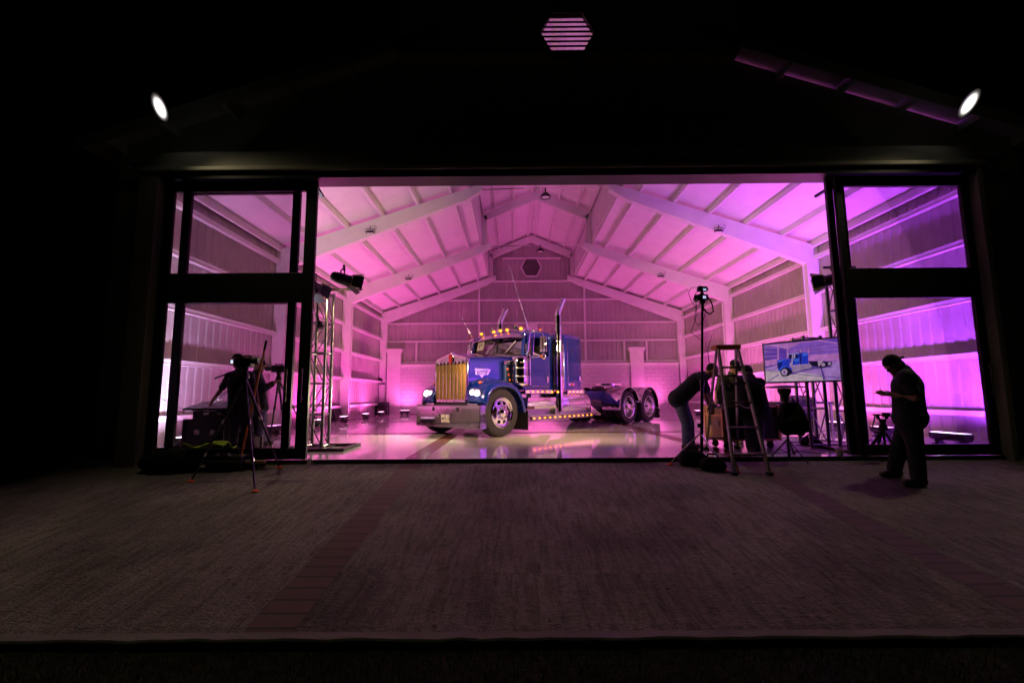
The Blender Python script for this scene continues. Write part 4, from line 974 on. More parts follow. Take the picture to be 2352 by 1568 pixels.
pv = fl(2186, 1021)
wash_light((pv.x, pv.y, 0), (1, .12), 'large black wash light with violet white lens inside the right glass door', power=300, col=(.40, .06, 1), lens=lens_violet, wide=.62, group='', tilt=24, spread=130)
wash_light((XL+.75, 8.5, 0), (-1, 0), 'floor light with cool white lens inside the left glass door', power=85, col=(.86, .78, 1), lens=lens_white, wide=.3, group='')

# flood lights outside, under the eaves
def flood(px, py, Y, aim, label, power):
    p = at(px, py, Y); t = thing('flood_light', label, 'flood light', p, 0, 'white flood lights on the front of the shed')
    d = (Vector(aim)-p).normalized(); q = d.to_track_quat('Z', 'Y'); M = q.to_matrix().to_4x4()
    def B(name, mb, m, parent=t, **k):
        mb.v = [tuple((M @ Vector(v))) for v in mb.v]; return mb.build(name, m, parent, **k)
    h = B('lamp_housing', MB().lathe([(0, -.12), (.05, -.12), (.08, -.05), (.09, -.004), (0, -.004)], (0,0,0), (0,0,1), 20), black_plastic, smooth=0, bevel=.01)
    ta = R(36) if px < 1000 else R(-36)
    fm = bpy.data.materials.get('flood_lens_glare')
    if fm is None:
        # oversized lens, emission fading to the rim to imitate glare around the lamp
        fm = glow('flood_lens_glare', (1, .98, .92), 9); nt = fm.node_tree; tc = nt.nodes.new('ShaderNodeTexCoord'); vl = nt.nodes.new('ShaderNodeVectorMath'); vl.operation = 'LENGTH'
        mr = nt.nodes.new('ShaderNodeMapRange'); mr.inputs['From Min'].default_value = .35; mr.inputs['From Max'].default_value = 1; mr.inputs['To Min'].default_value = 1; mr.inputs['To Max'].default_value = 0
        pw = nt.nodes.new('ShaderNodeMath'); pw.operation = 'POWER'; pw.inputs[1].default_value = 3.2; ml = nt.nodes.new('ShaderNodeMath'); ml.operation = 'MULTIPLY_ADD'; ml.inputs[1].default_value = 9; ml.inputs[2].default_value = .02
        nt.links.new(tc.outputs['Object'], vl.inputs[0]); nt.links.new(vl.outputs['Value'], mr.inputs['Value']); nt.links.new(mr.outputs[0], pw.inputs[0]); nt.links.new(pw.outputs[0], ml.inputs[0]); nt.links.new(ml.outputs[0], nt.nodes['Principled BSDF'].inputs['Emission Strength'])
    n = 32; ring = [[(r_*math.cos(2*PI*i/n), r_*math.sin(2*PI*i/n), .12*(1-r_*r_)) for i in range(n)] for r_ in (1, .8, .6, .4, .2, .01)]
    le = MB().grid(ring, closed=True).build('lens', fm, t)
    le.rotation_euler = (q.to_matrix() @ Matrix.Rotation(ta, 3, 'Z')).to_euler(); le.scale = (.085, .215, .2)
    B('bracket', MB().bar((0, 0, -.085), (0, .02, -.34), .06, .03), black_plastic)
    sp = bpy.data.lights.new('flood_beam', 'SPOT'); sp.energy = power; sp.color = (1, .84, .56); sp.spot_size = R(110); sp.spot_blend = .9; sp.shadow_soft_size = .12
    o = bpy.data.objects.new('flood_beam', sp); COL.objects.link(o); o.parent = t; o.location = d*.05
    o.rotation_euler = d.to_track_quat('-Z', 'Y').to_euler()
    return t
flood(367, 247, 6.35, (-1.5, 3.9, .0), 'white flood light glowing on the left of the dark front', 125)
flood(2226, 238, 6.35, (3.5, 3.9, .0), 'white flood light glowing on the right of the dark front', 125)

# truss towers
def truss(name_label, loc, h, w=.30, rz=0.0, group='aluminium truss towers', base=True):
    t = thing('truss_tower', name_label, 'truss', loc, rz, group)
    mb = MB()
    for x in (-1, 1):
        for y in (-1, 1): mb.cyl((x*w/2, y*w/2, .03), (x*w/2, y*w/2, h), .029, n=12)
    mb.build('chords', alu, t)
    mb = MB(); n = max(1, round(h/.62)); st = (h-.1)/n
    for i in range(n+1):
        z = .06+i*st
        for k in (-1, 1): mb.cyl((-w/2, k*w/2, z), (w/2, k*w/2, z), .016, n=8); mb.cyl((k*w/2, -w/2, z), (k*w/2, w/2, z), .016, n=8)
        if i < n:
            for k in (-1, 1):
                a, b = (-w/2, w/2) if (i % 2) else (w/2, -w/2)
                mb.cyl((a, k*w/2, z), (b, k*w/2, z+st), .011, n=6); mb.cyl((k*w/2, a, z), (k*w/2, b, z+st), .011, n=6)
    mb.build('braces', alu, t)
    if base: MB().box((-.45, -.45, 0), (.65, -.36, .05)).box((-.45, .36, 0), (.65, .45, .05)).box((-.45, -.36, 0), (-.36, .36, .05)).box((.56, -.36, 0), (.65, .36, .05)).box((-.2, -.36, .0), (.2, .36, .028)).build('base_frame', black_plastic, t, smooth=0, bevel=.004)
    else: MB().box((-w/2-.05, -w/2-.05, 0), (w/2+.05, w/2+.05, .026)).build('base_plate', alu, t, smooth=0)
    return t
p1 = fl(727, 1030); T1 = truss('aluminium truss tower with spotlights beside the left sliding door', p1, 2.86)
p2 = fl(1872, 1027); T2 = truss('short aluminium truss carrying the television', p2, 1.92, base=False)
p3 = Vector((5.62, 7.75, 0)); T3 = truss('aluminium truss tower behind the right door post', p3, 2.95, w=.26)
# par cans with barn doors
def par(loc, aim, label, power, flip=1):
    t = thing('stage_spotlight', label, 'stage light', loc, 0, 'black barn door spotlights on the trusses')
    d = (Vector(aim)-Vector(loc)).normalized(); M = d.to_track_quat('Z', 'Y').to_matrix().to_4x4() @ Matrix.Scale(.86, 4)
    def B(name, mb, m, parent=t, **k):
        mb.v = [tuple((M @ Vector(v))) for v in mb.v]; return mb.build(name, m, parent, **k)
    c = B('can', MB().lathe([(.0, -.24), (.05, -.24), (.085, -.20), (.105, -.10), (.11, .0), (.11, .10), (.118, .105), (.118, .13), (.108, .13), (.105, .08), (.1, .05), (0, .045)], (0,0,0), (0,0,1), 26), black_plastic, smooth=35)
    B('lens', MB().lathe([(.098, .052), (.06, .07), (0, .078)], (0,0,0), (0,0,1), 22), lens_warm, c)
    gel = B('gel_frame', MB().box((-.12, -.12, .132), (.12, -.112, .15)).box((-.12, .112, .132), (.12, .12, .15)).box((-.12, -.11, .132), (-.112, .11, .15)).box((.112, -.11, .132), (.12, .11, .15)), black_plastic, c, smooth=0)
    for a in range(4):
        Q = Matrix.Rotation(a*PI/2, 4, 'Z'); mb = MB(); k = .05 if a % 2 else .075
        mb.add([(-.11, .116, .152), (.11, .116, .152), (.13, .116+k, .335), (-.13, .116+k, .335)], [[0,1,2,3]]); mb.v = [tuple(Q @ Vector(v)) for v in mb.v]
        B('barn_door', mb, black_plastic, c, smooth=0, solid=.004)
    MB().tube([Vector((0,0,.02))+ (M.to_3x3() @ Vector((.13, 0, -.02))), (M.to_3x3() @ Vector((.13, 0, -.02)))+Vector((0,0,.17)), (M.to_3x3() @ Vector((-.13, 0, -.02)))+Vector((0,0,.17)), (M.to_3x3() @ Vector((-.13, 0, -.02)))], .012, 6).cyl((0, 0, .15), (0, 0, .24), .02, n=10).build('yoke', black_plastic, t)
    sp = bpy.data.lights.new('spot_beam', 'SPOT'); sp.energy = power; sp.color = (1, .64, .30); sp.spot_size = R(70); sp.spot_blend = .7; sp.shadow_soft_size = .09
    o = bpy.data.objects.new('spot_beam', sp); COL.objects.link(o); o.parent = t; o.location = d*.16; o.rotation_euler = d.to_track_quat('-Z', 'Y').to_euler()
    return t
qa = at(789, 641, 7.45)
par(qa, (.2, 9.6, 2.15), 'black spotlight with open barn doors right of the left truss top', 2000)
qb = at(716, 655, 7.55); par(qb, (-1.6, 11.4, 1.1), 'black spotlight half hidden between the left truss and the door post', 350)
MB().cyl((p1.x-.25, p1.y-.16, 2.87), (qa.x+.05, p1.y-.16, 2.87), .022, n=10).build('top_bar', black_plastic, T1).matrix_parent_inverse = Matrix.Translation(-p1)
qc = at(1912, 642, 7.5); par(qc, (1.0, 10.2, 2.1), 'black spotlight with barn doors hanging by the right door post', 1700)
qd = at(1916, 668, 7.8)
MB().cyl((qc.x-.05, p3.y-.13, qc.z+.24), (p3.x+.2, p3.y-.13, qc.z+.24), .022, n=10).build('side_bar', black_plastic, T3).matrix_parent_inverse = Matrix.Translation(-p3)
# small clamp light half way up the left truss
cl = thing('clamp_light', 'small black clamp light half way up the left truss', 'light', at(733, 738, 7.4))
MB().lathe([(.03, 0), (.045, .03), (.05, .12), (.0, .121)], (0,0,0), (.3, -.2, -1), 14).build('can', black_plastic, cl); MB().tube([(-.06, 0, .12), (-.02, 0, .07), (0, 0, .0)], .012, 6).build('clamp', black_plastic, cl)
# ceiling lamps: two high bays on the tie rods and four small floods on the rafters
for px, py, Y, nm in ((1253, 452, YF[1], 'nearer'), (1241, 577, YF[2], 'farther')):
    p = at(px, py, Y); t = thing('bay_lamp', f'round black high bay lamp hanging from the {nm} tie rod under the ridge', 'ceiling lamp', p, 0, 'round unlit bay lamps under the ridge')
    rr = .15
    MB().lathe([(rr*.6, .10), (rr, .03), (rr*1.05, -.03), (rr*.92, -.035), (rr*.9, .01), (0, .03)], (0,0,0), (0,0,1), 28).build('shade', black_plastic, t)
    MB().lathe([(rr*.88, -.012), (0, -.004)], (0,0,0), (0,0,1), 24).build('diffuser', white_paint, t)
    MB().cyl((0,0,.1), (0,0,MZ+.02-p.z), .02, n=8).build('hanger', black_plastic, t)
    w = MB().tube([(0, 0, MZ+.03-p.z), (-.5, 0, MZ+.02-p.z), (-1.2, 0, MZ+.0-p.z), (-1.9, 0, MZ-.02-p.z), (-2.1, 0, MZ-.08-p.z)], .010, 6).build('power_lead', black_plastic, t)
for px, py, Y, nm in ((850, 528, YF[1], 'left slope nearer the front'), (938, 637, YF[2], 'left slope nearer the rear'), (1651, 525, YF[1], 'right slope nearer the front'), (1518, 631, YF[2], 'right slope nearer the rear')):
    p = at(px, py, Y-.16); t = thing('ceiling_flood', f'small black flood lamp under the rafter of the {nm}', 'ceiling lamp', p, 0, 'small unlit flood lamps on the rafters')
    MB().box((-.12, -.02, -.09), (.12, .05, -.055)).box((-.09, 0, -.05), (.09, .04, -.02)).build('lamp_body', black_plastic, t, smooth=0, bevel=.006)
    MB().box((-.095, -.01, -.094), (.095, .04, -.0905)).build('lamp_glass', white_paint, t, smooth=0)
    MB().tube([(-.13, .01, -.07), (-.13, .01, .03), (.13, .01, .03), (.13, .01, -.07)], .008, 6).cyl((0, .01, .03), (0, .01, .12), .012, n=6).build('bracket', black_plastic, t)
    MB().tube([(.05, 0, -.02), (.16, 0, .0), (.2, 0, .08), (.12, 0, .14)], .006, 5).build('lead', black_plastic, t)

# ---------------------------------------------------------------- props
# television on the short truss, showing the truck
TLp, TRp, BRp, BLp = Vector((128,300)), Vector((1583,130)), Vector((1700,1050)), Vector((222,1110))
def tvuv(x, y):
    u = v = .5
    for _ in range(30):
        top = TLp.lerp(TRp, u); bot = BLp.lerp(BRp, u); v = min(1.05, max(-.05, (y-top.y)/(bot.y-top.y)))
        l = TLp.lerp(BLp, v); r = TRp.lerp(BRp, v); u = min(1.05, max(-.05, (x-l.x)/(r.x-l.x)))
    return u, v
a = at(1760, 791, 7.95); b = at(1920, 772.5, 7.08); tvw = 1.21; tvh = .70
c = (a+b)/2; c.z = (at(1765, 835, 7.95).z + at(1926, 823, 7.08).z)/2
rz = math.atan2(b.y-a.y, b.x-a.x)
tv = thing('television', 'wide flat television on the truss showing the blue truck', 'television', (c.x, c.y, c.z), rz)
MB().box((-tvw/2, 0, -tvh/2), (tvw/2, .045, tvh/2)).build('casing', black_plastic, tv, smooth=0, bevel=.006)
MB().box((-.25, .046, -.2), (.25, .09, .2)).bar((0, .09, 0), (.25, .30, 0), .08, .25).build('wall_mount', black_plastic, tv, smooth=0)
SM = [glow('screen_'+n, col, .5) for n, col in (('violet', (.15,.05,.50)), ('lilac', (.27,.10,.60)), ('floor', (.44,.22,.64)), ('pale', (.66,.48,.60)), ('blue', (.02,.045,.62)), ('black', (.012,.008,.03)), ('pink', (.56,.19,.62)), ('dark_violet', (.13,.06,.36)), ('chrome', (.50,.32,.54)), ('sky', (.06,.16,.85)), ('navy', (.006,.012,.20)))]
for m in SM:
    nt_ = m.node_tree; n1 = nt_.nodes.new('ShaderNodeTexNoise'); n1.inputs['Scale'].default_value = 9; n1.inputs['Detail'].default_value = 6; t1_ = nt_.nodes.new('ShaderNodeTexCoord'); nt_.links.new(t1_.outputs['Object'], n1.inputs['Vector'])
    r1_ = nt_.nodes.new('ShaderNodeMapRange'); r1_.inputs['From Min'].default_value = .3; r1_.inputs['From Max'].default_value = .7; r1_.inputs['To Min'].default_value = .46; r1_.inputs['To Max'].default_value = .74; nt_.links.new(n1.outputs['Fac'], r1_.inputs['Value']); nt_.links.new(r1_.outputs[0], nt_.nodes['Principled BSDF'].inputs['Emission Strength'])
    bb = m.node_tree.nodes['Principled BSDF']; bb.inputs['Roughness'].default_value = .2; bb.inputs['Specular IOR Level'].default_value = .2
    for l in list(m.node_tree.links):
        if l.to_socket == bb.inputs['Base Color']: m.node_tree.links.remove(l)
    bb.inputs['Base Color'].default_value = (.01,.01,.01,1)
sm = MB(); lay = [0]
def sp_(pts, mi):
    lay[0] += 1; y = -.0010-.00018*lay[0]; vs = []
    for x, yy in pts:
        u, v = tvuv(x, yy); u = min(1, max(0, u)); v = min(1, max(0, v)); vs.append(((u-.5)*(tvw-.055), y, (.5-v)*(tvh-.055)))
    sm.add(vs, [list(range(len(vs)))], mi)
def disc(x, y, rx, ry, mi): sp_([(x+rx*math.cos(2*PI*i/18), y+ry*math.sin(2*PI*i/18)) for i in range(18)], mi)
sp_([(100,280),(1620,100),(1730,1070),(200,1130)], 0)
sp_([(130,310),(1583,130),(1230,170),(880,240),(640,390),(420,345)], 6)
sp_([(880,240),(1230,190),(1600,270),(1610,470),(1050,510),(640,560),(640,390)], 1)
sp_([(1230,175),(1590,235),(1600,265),(1200,195)], 6)
sp_([(1050,510),(1610,460),(1640,640),(1050,640)], 6)
for q in ([(140,440),(420,455),(420,462),(140,452)], [(160,555),(430,535),(430,548),(160,568)], [(180,650),(430,600),(430,612),(180,662)], [(150,345),(420,370),(420,380),(150,358)], [(660,420),(1590,280),(1590,288),(660,430)], [(760,440),(1600,365),(1600,373),(760,450)]): sp_(q, 6)
sp_([(425,345),(460,340),(480,720),(440,740)], 6); sp_([(620,380),(645,385),(660,600),(630,600)], 6)
sp_([(180,640),(430,610),(440,720),(190,770)], 6)
sp_([(195,800),(450,730),(1630,640),(1720,1090),(215,1130)], 2)
sp_([(200,870),(560,860),(1000,900),(1350,960),(1400,1060),(222,1105)], 3)
for q in ([(205,855),(480,885),(480,893),(205,868)], [(790,920),(1690,1000),(1690,1018),(780,932)], [(1290,800),(1320,800),(1395,1050),(1350,1055)], [(480,940),(500,950),(270,1100),(240,1100)], [(190,790),(430,720),(430,740),(195,815)]): sp_(q, 7)
sp_([(560,985),(780,930),(1100,830),(1500,770),(1450,740),(1050,700),(700,900)], 7)
sp_([(1060,650),(1240,640),(1480,680),(1480,720),(1320,790),(1110,740)], 5)
sp_([(440,640),(680,590),(700,760),(480,850),(450,780)], 4)
sp_([(470,860),(540,770),(640,750),(730,790),(760,870),(520,880)], 4)
sp_([(665,500),(880,465),(890,720),(745,735),(690,600)], 4); sp_([(915,460),(1040,455),(1055,700),(930,720)], 4)
sp_([(670,515),(735,505),(740,590),(685,590)], 5); sp_([(770,520),(860,505),(862,570),(775,580)], 5)
sp_([(735,500),(765,500),(755,725),(725,725)], 8); sp_([(885,400),(905,395),(935,820),(905,825)], 8)
sp_([(740,740),(1110,715),(1125,790),(770,890)], 8); sp_([(760,790),(1100,765),(1100,780),(762,805)], 7); sp_([(1030,360),(1055,360),(1060,480),(1035,480)], 6)
sp_([(530,930),(545,830),(640,775),(720,830),(765,885),(700,965),(575,990)], 5); disc(600, 890, 85, 95, 5); disc(600, 890, 62, 70, 8); disc(600, 890, 22, 26, 7)
sp_([(1240,690),(1300,650),(1480,660),(1490,720),(1320,795),(1270,770)], 5); disc(1335, 720, 52, 60, 5); disc(1335, 720, 34, 40, 8); disc(1445, 695, 45, 55, 5); disc(1445, 695, 28, 36, 8)
sp_([(1230,640),(1330,630),(1300,700),(1260,770),(1240,720)], 8)
sp_([(455,645),(680,600),(560,640),(470,690)], 9); sp_([(450,690),(560,660),(530,760),(480,840),(455,780)], 10)
sp_([(490,840),(560,775),(640,757),(700,775),(640,770),(565,792),(510,850)], 9); sp_([(770,600),(880,590),(886,640),(830,665),(772,640)], 9); sp_([(945,470),(1030,466),(1035,520),(948,530)], 9)
sp_([(685,480),(870,470),(875,480),(690,492)], 3); sp_([(880,465),(915,460),(930,720),(900,725)], 10); sp_([(780,500),(800,500),(795,590),(778,590)], 3)
for q in ([(755,760),(1105,735),(1105,742),(757,768)], [(765,840),(1120,800),(1120,806),(766,850)], [(1110,655),(1240,640),(1235,652),(1115,665)]): sp_(q, 5)
for q in ([(700,690),(720,690),(725,735),(705,735)], [(650,480),(665,478),(668,520),(655,522)]): sp_(q, 3)
sm.build('screen', SM, tv, smooth=0)
# step ladder
lp = dw(1727, 1090); lad = thing('step_ladder', 'aluminium step ladder with orange top standing at the doorway', 'ladder', lp)
def LL(px, py, Y): return at(px, py, Y)-lp
fY, tY, bY = lp.y, 6.72, 7.35
fl0, fr0 = dw(1687, 1091)-lp, dw(1768, 1091)-lp
ft_, frt = LL(1650, 800, tY), LL(1694, 800, tY); ft2, fr2 = LL(1650, 800, tY), LL(1694, 800, tY)
bl0, br0 = fl(1622, 1032)-lp, fl(1694, 1030)-lp
mb = MB()
mb.bar(fl0, ft_, .026, .06, (0,1,0)); mb.bar(fr0, frt, .026, .06, (0,1,0)); mb.build('front_rails', dull_alu, lad, smooth=0)
mb = MB(); bt = LL(1646, 800, tY+.14); bt2 = LL(1690, 800, tY+.14)
mb.bar(bl0, bt, .02, .045, (0,1,0)); mb.bar(br0, bt2, .02, .045, (0,1,0))
for k in (.12, .45, .75): mb.bar(bl0.lerp(bt, k), br0.lerp(bt2, k), .02, .03)
mb.build('rear_rails', dull_alu, lad, smooth=0)
for k in (.145, .345, .545, .70, .835):
    pa_, pb_ = fl0.lerp(ft_, k), fr0.lerp(frt, k)
    s_ = MB().bar(pa_+Vector((0,.03,0)), pb_+Vector((0,.03,0)), .09, .028); s_.build('step', dull_alu, lad, smooth=0)
mb = MB(); ct = (ft_+frt)/2+Vector((0, .07, .02)); hw_ = (frt.x-ft_.x)/2+.04
mb.box((ct.x-hw_, ct.y-.10, ct.z-.03), (ct.x+hw_, ct.y+.10, ct.z+.035)); mb.build('top_cap', orange_paint, lad, smooth=0, bevel=.01)
mb = MB()
for pa_, pb_ in ((fl0.lerp(ft_, .5), bl0.lerp(bt, .5)), (fr0.lerp(frt, .5), br0.lerp(bt2, .5))):
    mid = (pa_+pb_)/2-Vector((0,0,.04)); mb.bar(pa_, mid, .006, .025); mb.bar(mid, pb_, .006, .025)
mb.build('spreader', alu, lad, smooth=0)
mb = MB().bar(fl0.lerp(ft_, .145), (fl0+Vector((.08, .03, .02))), .012, .02); mb.build('foot_brace', orange_paint, lad, smooth=0)
mb = MB(); 
for p in (fl0, fr0, bl0, br0): mb.box((p.x-.03, p.y-.045, p.z-.0), (p.x+.03, p.y+.045, p.z+.04))
mb.build('rubber_feet', rubber, lad, smooth=0)
# road case under the laptop
rc0 = fl(1712, 1028); rc = thing('road_case', 'brown and black flight case on castors behind the ladder', 'case', (rc0.x, rc0.y+.1, 0), R(4))
cw, cd, chh = 1.0, .62, .72
MB().box((-cw/2+.02, -cd/2+.02, .16), (cw/2-.02, cd/2-.02, chh)).build('shell', [black_plastic], rc, smooth=0)
MB().box((-cw/2-.0, -cd/2+.04, .18), (-cw/2+.018, cd/2-.04, chh-.02)).build('end_panel', wood_case, rc, smooth=0)
mb = MB()
for x in (-1, 1):
    for y in (-1, 1): mb.box((x*(cw/2-.01)-.022, y*(cd/2-.01)-.022, .14), (x*(cw/2-.01)+.022, y*(cd/2-.01)+.022, chh+.01))
for y in (-1, 1):
    for z in (.15, chh-.02): mb.box((-cw/2+.04, y*(cd/2-.01)-.018, z-.012), (cw/2-.04, y*(cd/2-.01)+.018, z+.02))
for z in (.15, chh-.02, .56): mb.box((-cw/2-.012, -cd/2+.04, z-.012), (-cw/2+.01, cd/2-.04, z+.02))
mb.build('edge_trim', mat('copper_trim', (.55,.28,.14), .4, .8), rc, smooth=0, bevel=.004)
for y in (-.14, .12): MB().box((-cw/2-.014, y-.05, .38), (-cw/2-.002, y+.05, .47)).build('recess_handle', dull_alu, rc, smooth=0)
for x in (-.38, .38):
    for y in (-.2, .2): MB().cyl((x, y-.02, .055), (x, y+.02, .055), .055, n=16).box((x-.04, y-.03, .10), (x+.04, y+.03, .14)).build('castor', rubber, rc, smooth=30)
lt = thing('laptop', 'open laptop on top of the brown flight case', 'laptop', (rc0.x-.18, rc0.y+.1, chh+.012), R(170))
MB().box((-.18, -.12, 0), (.18, .12, .02)).build('base', black_plastic, lt, smooth=0, bevel=.004); MB().bar((0, -.12, .02), (0, -.17, .24), .34, .012, (0,1,0)).build('lid', black_plastic, lt, smooth=0)
bo = thing('bottle', 'small plastic bottle with blue label standing on the flight case', 'bottle', (rc0.x+.02, rc0.y-.1, chh+.011))
MB().lathe([(.03, 0), (.033, .01), (.033, .13), (.014, .17), (.014, .19), (0, .19)], (0,0,0), (0,0,1), 16).build('body', clear_plastic, bo); MB().lathe([(.034, .05), (.034, .11)], (0,0,0), (0,0,1), 16).build('wrapper', mat('label_blue', (.05,.1,.5), .5), bo); MB().cyl((0,0,.191), (0,0,.21), .016, n=12).build('lid', mat('cap_orange', (.6,.2,.05), .5), bo)
# tripods
def tripod(label, feet, apex, name='tripod', r=.016, spread_z=.35, leg_m=None, group=None, feetpad=None):
    ap = Vector(apex); t = thing(name, label, 'tripod', (ap.x, ap.y, min(f[2] for f in feet)), 0, group); o = t.location.copy()
    for f in feet:
        f = Vector(f); mb = MB(); hip = ap + (f-ap).normalized()*.02
        m1 = hip.lerp(f, .42); m2 = hip.lerp(f, .74)
        mb.cyl(hip-o, m1-o, r*1.25, n=8); mb.cyl(m1-o, m2-o, r*.95, n=8); mb.cyl(m2-o, f-o, r*.7, n=8)
        leg = mb.build('leg', leg_m or black_plastic, t)
        MB().cyl(m1-o-(f-ap).normalized()*.03, m1-o+(f-ap).normalized()*.03, r*1.6, n=10).cyl(m2-o-(f-ap).normalized()*.025, m2-o+(f-ap).normalized()*.025, r*1.4, n=10).build('leg_lock', chrome_soft if feetpad else black_plastic, leg)
        MB().lathe([(.02, .0), (.045, .002), (.045, .010), (.015, .03), (.0, .035)], f-o, (0,0,1), 12).build('foot_pad', feetpad or rubber, leg)
    MB().cyl(ap-o-Vector((0,0,.25)), ap-o+Vector((0,0,.10)), r*1.1, n=10).lathe([(.05, -.02), (.06, 0), (.05, .04), (.03, .09), (.045, .10), (.045, .14), (0, .14)], ap-o, (0,0,1), 14).build('head', black_plastic, t)
    return t
orange_pad = mat('orange_foot', (.75,.10,.02), .6)
tapex = at(563, 866, 6.1)
tripod('tall black camera tripod with orange feet standing outside the left door', [dw(438, 1106), dw(586, 1129), dw(642, 1074)], tapex, leg_m=mat('tripod_tube', (.05,.05,.055), .3, .6), feetpad=orange_pad)
vc = thing('video_camera', 'black video camera with glowing viewfinder on the tripod outside the left door', 'camera', tapex+Vector((0,0,.14)))
rzv = Matrix.Rotation(R(18), 4, 'Z')
MB().box((-.10, -.05, .0), (.09, .05, .12)).box((-.05, -.02, .13), (.08, .02, .15)).box((-.05, -.02, .12), (-.03, .02, .13)).box((.06, -.02, .12), (.08, .02, .13)).build('camera_body', black_plastic, vc, smooth=0, bevel=.01)
MB().lathe([(.04, .09), (.04, .13), (.048, .14), (.048, .17), (.04, .175), (0, .165)], (0, 0, .075), (1, 0, 0), 20).build('lens_barrel', black_plastic, vc)
MB().box((-.175, -.065, .03), (-.105, -.035, .10)).build('viewfinder', black_plastic, vc, smooth=0, bevel=.004); MB().box((-.165, -.0675, .04), (-.135, -.0655, .085)).build('screen', glow('vf_screen', (.75,.85,1), 1.1), vc, smooth=0)
MB().tube([(-.08, -.02, -.03), (-.2, -.08, -.10), (-.33, -.12, -.16)], .010, 8).build('pan_handle', black_plastic, vc)
# second tripod inside with a camera, half hidden by the door stile
ap2 = at(640, 872, 8.6)
tripod('black camera tripod inside the shed behind the left door stile', [fl(618, 1022), fl(655, 1012), fl(712, 1010)], ap2)
v2 = thing('video_camera', 'dark video camera on the tripod behind the left door stile', 'camera', ap2+Vector((0,0,.14)))
MB().box((-.12, -.06, 0), (.12, .06, .13)).box((-.08, -.02, .14), (.08, .02, .16)).box((-.08,-.02,.13),(-.06,.02,.14)).build('camera_body', black_plastic, v2, smooth=0, bevel=.01); MB().cyl((-.12, 0, .07), (-.25, 0, .07), .045, n=16).build('lens_barrel', black_plastic, v2)
# small tripod by the right glass door
ap3 = at(2029, 985, 6.62)
tripod('small black tripod outside the right glass door', [dw(1981, 1054), dw(2008, 1044), dw(2068, 1046)], ap3, r=.014)
hp3_ = bpy.data.objects['tripod.002']; hq = ap3+Vector((0,0,.14))-Vector(hp3_.location)
MB().box((-.09, -.03, .05), (.0, .03, .07)).tube([(-.06, 0, .0), (-.065, 0, .05)], .02, 8).tube([(.06, 0, .0), (.065, 0, .08)], .022, 8).box((.03, -.04, .03), (.09, .04, .09)).box((-.15, -.02, .058), (-.09, .02, .07)).build('pan_head', black_plastic, hp3_, smooth=0).location = hq; MB().tube([(-.10, 0, .05), (-.17, -.05, -.05), (-.22, -.08, -.13)], .009, 6).build('pan_handle', black_plastic, hp3_).location = hq
# stool stand with round plate and a backpack hanging on it
s0 = dw(1814, 1062); s0.z = dz(s0.y)
st = thing('tripod_stand', 'black tripod stand with round flat top in front of the television', 'stand', s0)
sz = at(1812, 890, s0.y).z - s0.z
MB().lathe([(0, 0), (.05, -.01), (.29, .0), (.295, .012), (.05, .035), (0, .04)], (0, 0, sz), (0,0,1), 30).build('round_top', black_plastic, st); MB().lathe([(.03, -.2), (.05, -.14), (.09, -.06), (.09, -.012), (0, -.011)], (0,0,sz), (0,0,1), 16).cyl((0,0,.05), (0,0,sz-.1), .018, n=10).build('post', black_plastic, st)
for p in (dw(1770, 1052), dw(1857, 1067), dw(1826, 1046)):
    q = p-s0; MB().bar((0,0,.34), q+Vector((0,0,.01)), .03, .014).bar((0,0,.12), q*.5+Vector((0,0,.17)), .02, .01).build('leg', black_plastic, st, smooth=0)
MB().bar((0, 0, sz-.2), (.12, .02, sz-.42), .012, .012).bar((0,0,sz-.2), (-.1, .0, sz-.42), .012, .012).build('hook', black_plastic, st)
bz0 = at(1818, 997, s0.y-.02).z; bz1 = at(1818, 925, s0.y).z
bk = thing('backpack', 'black backpack hanging under the round stand', 'bag', (s0.x+.03, s0.y-.08, bz0))
def rbox_bag(w, d, h, seg=10):
    rows = []
    for i in range(9):
        t = i/8; z = h*t; k = (1-abs(2*t-1)**3*.35)*(1-.25*t*t)
        rows.append([(w/2*k*math.copysign(abs(math.cos(a))**.55, math.cos(a)), d/2*k*math.copysign(abs(math.sin(a))**.55, math.sin(a)), z+.01*math.sin(3*a+i)) for a in [2*PI*j/24 for j in range(24)]])
    mb = MB().grid(rows, closed=True); mb.add(rows[0], [list(range(24))]); mb.add(rows[-1], [list(range(24))]); return mb
rbox_bag(.40, .24, bz1-bz0).build('bag_body', black_fabric, bk)
MB().prism([(-.14, .04), (.14, .04), (.15, .2), (.1, .25), (-.1, .25), (-.15, .2)], -.165, -.11, 'y').build('front_pocket', black_fabric, bk, smooth=0, bevel=.02)
MB().tube([(-.12, -.02, .36), (-.20, -.02, .25), (-.22, -.02, .12), (-.15, -.02, .03)], .014, 6).tube([(-.06, 0, .42), (-.03, 0, .52), (.03, 0, .52), (.06, 0, .42)], .012, 6).build('strap', black_fabric, bk)
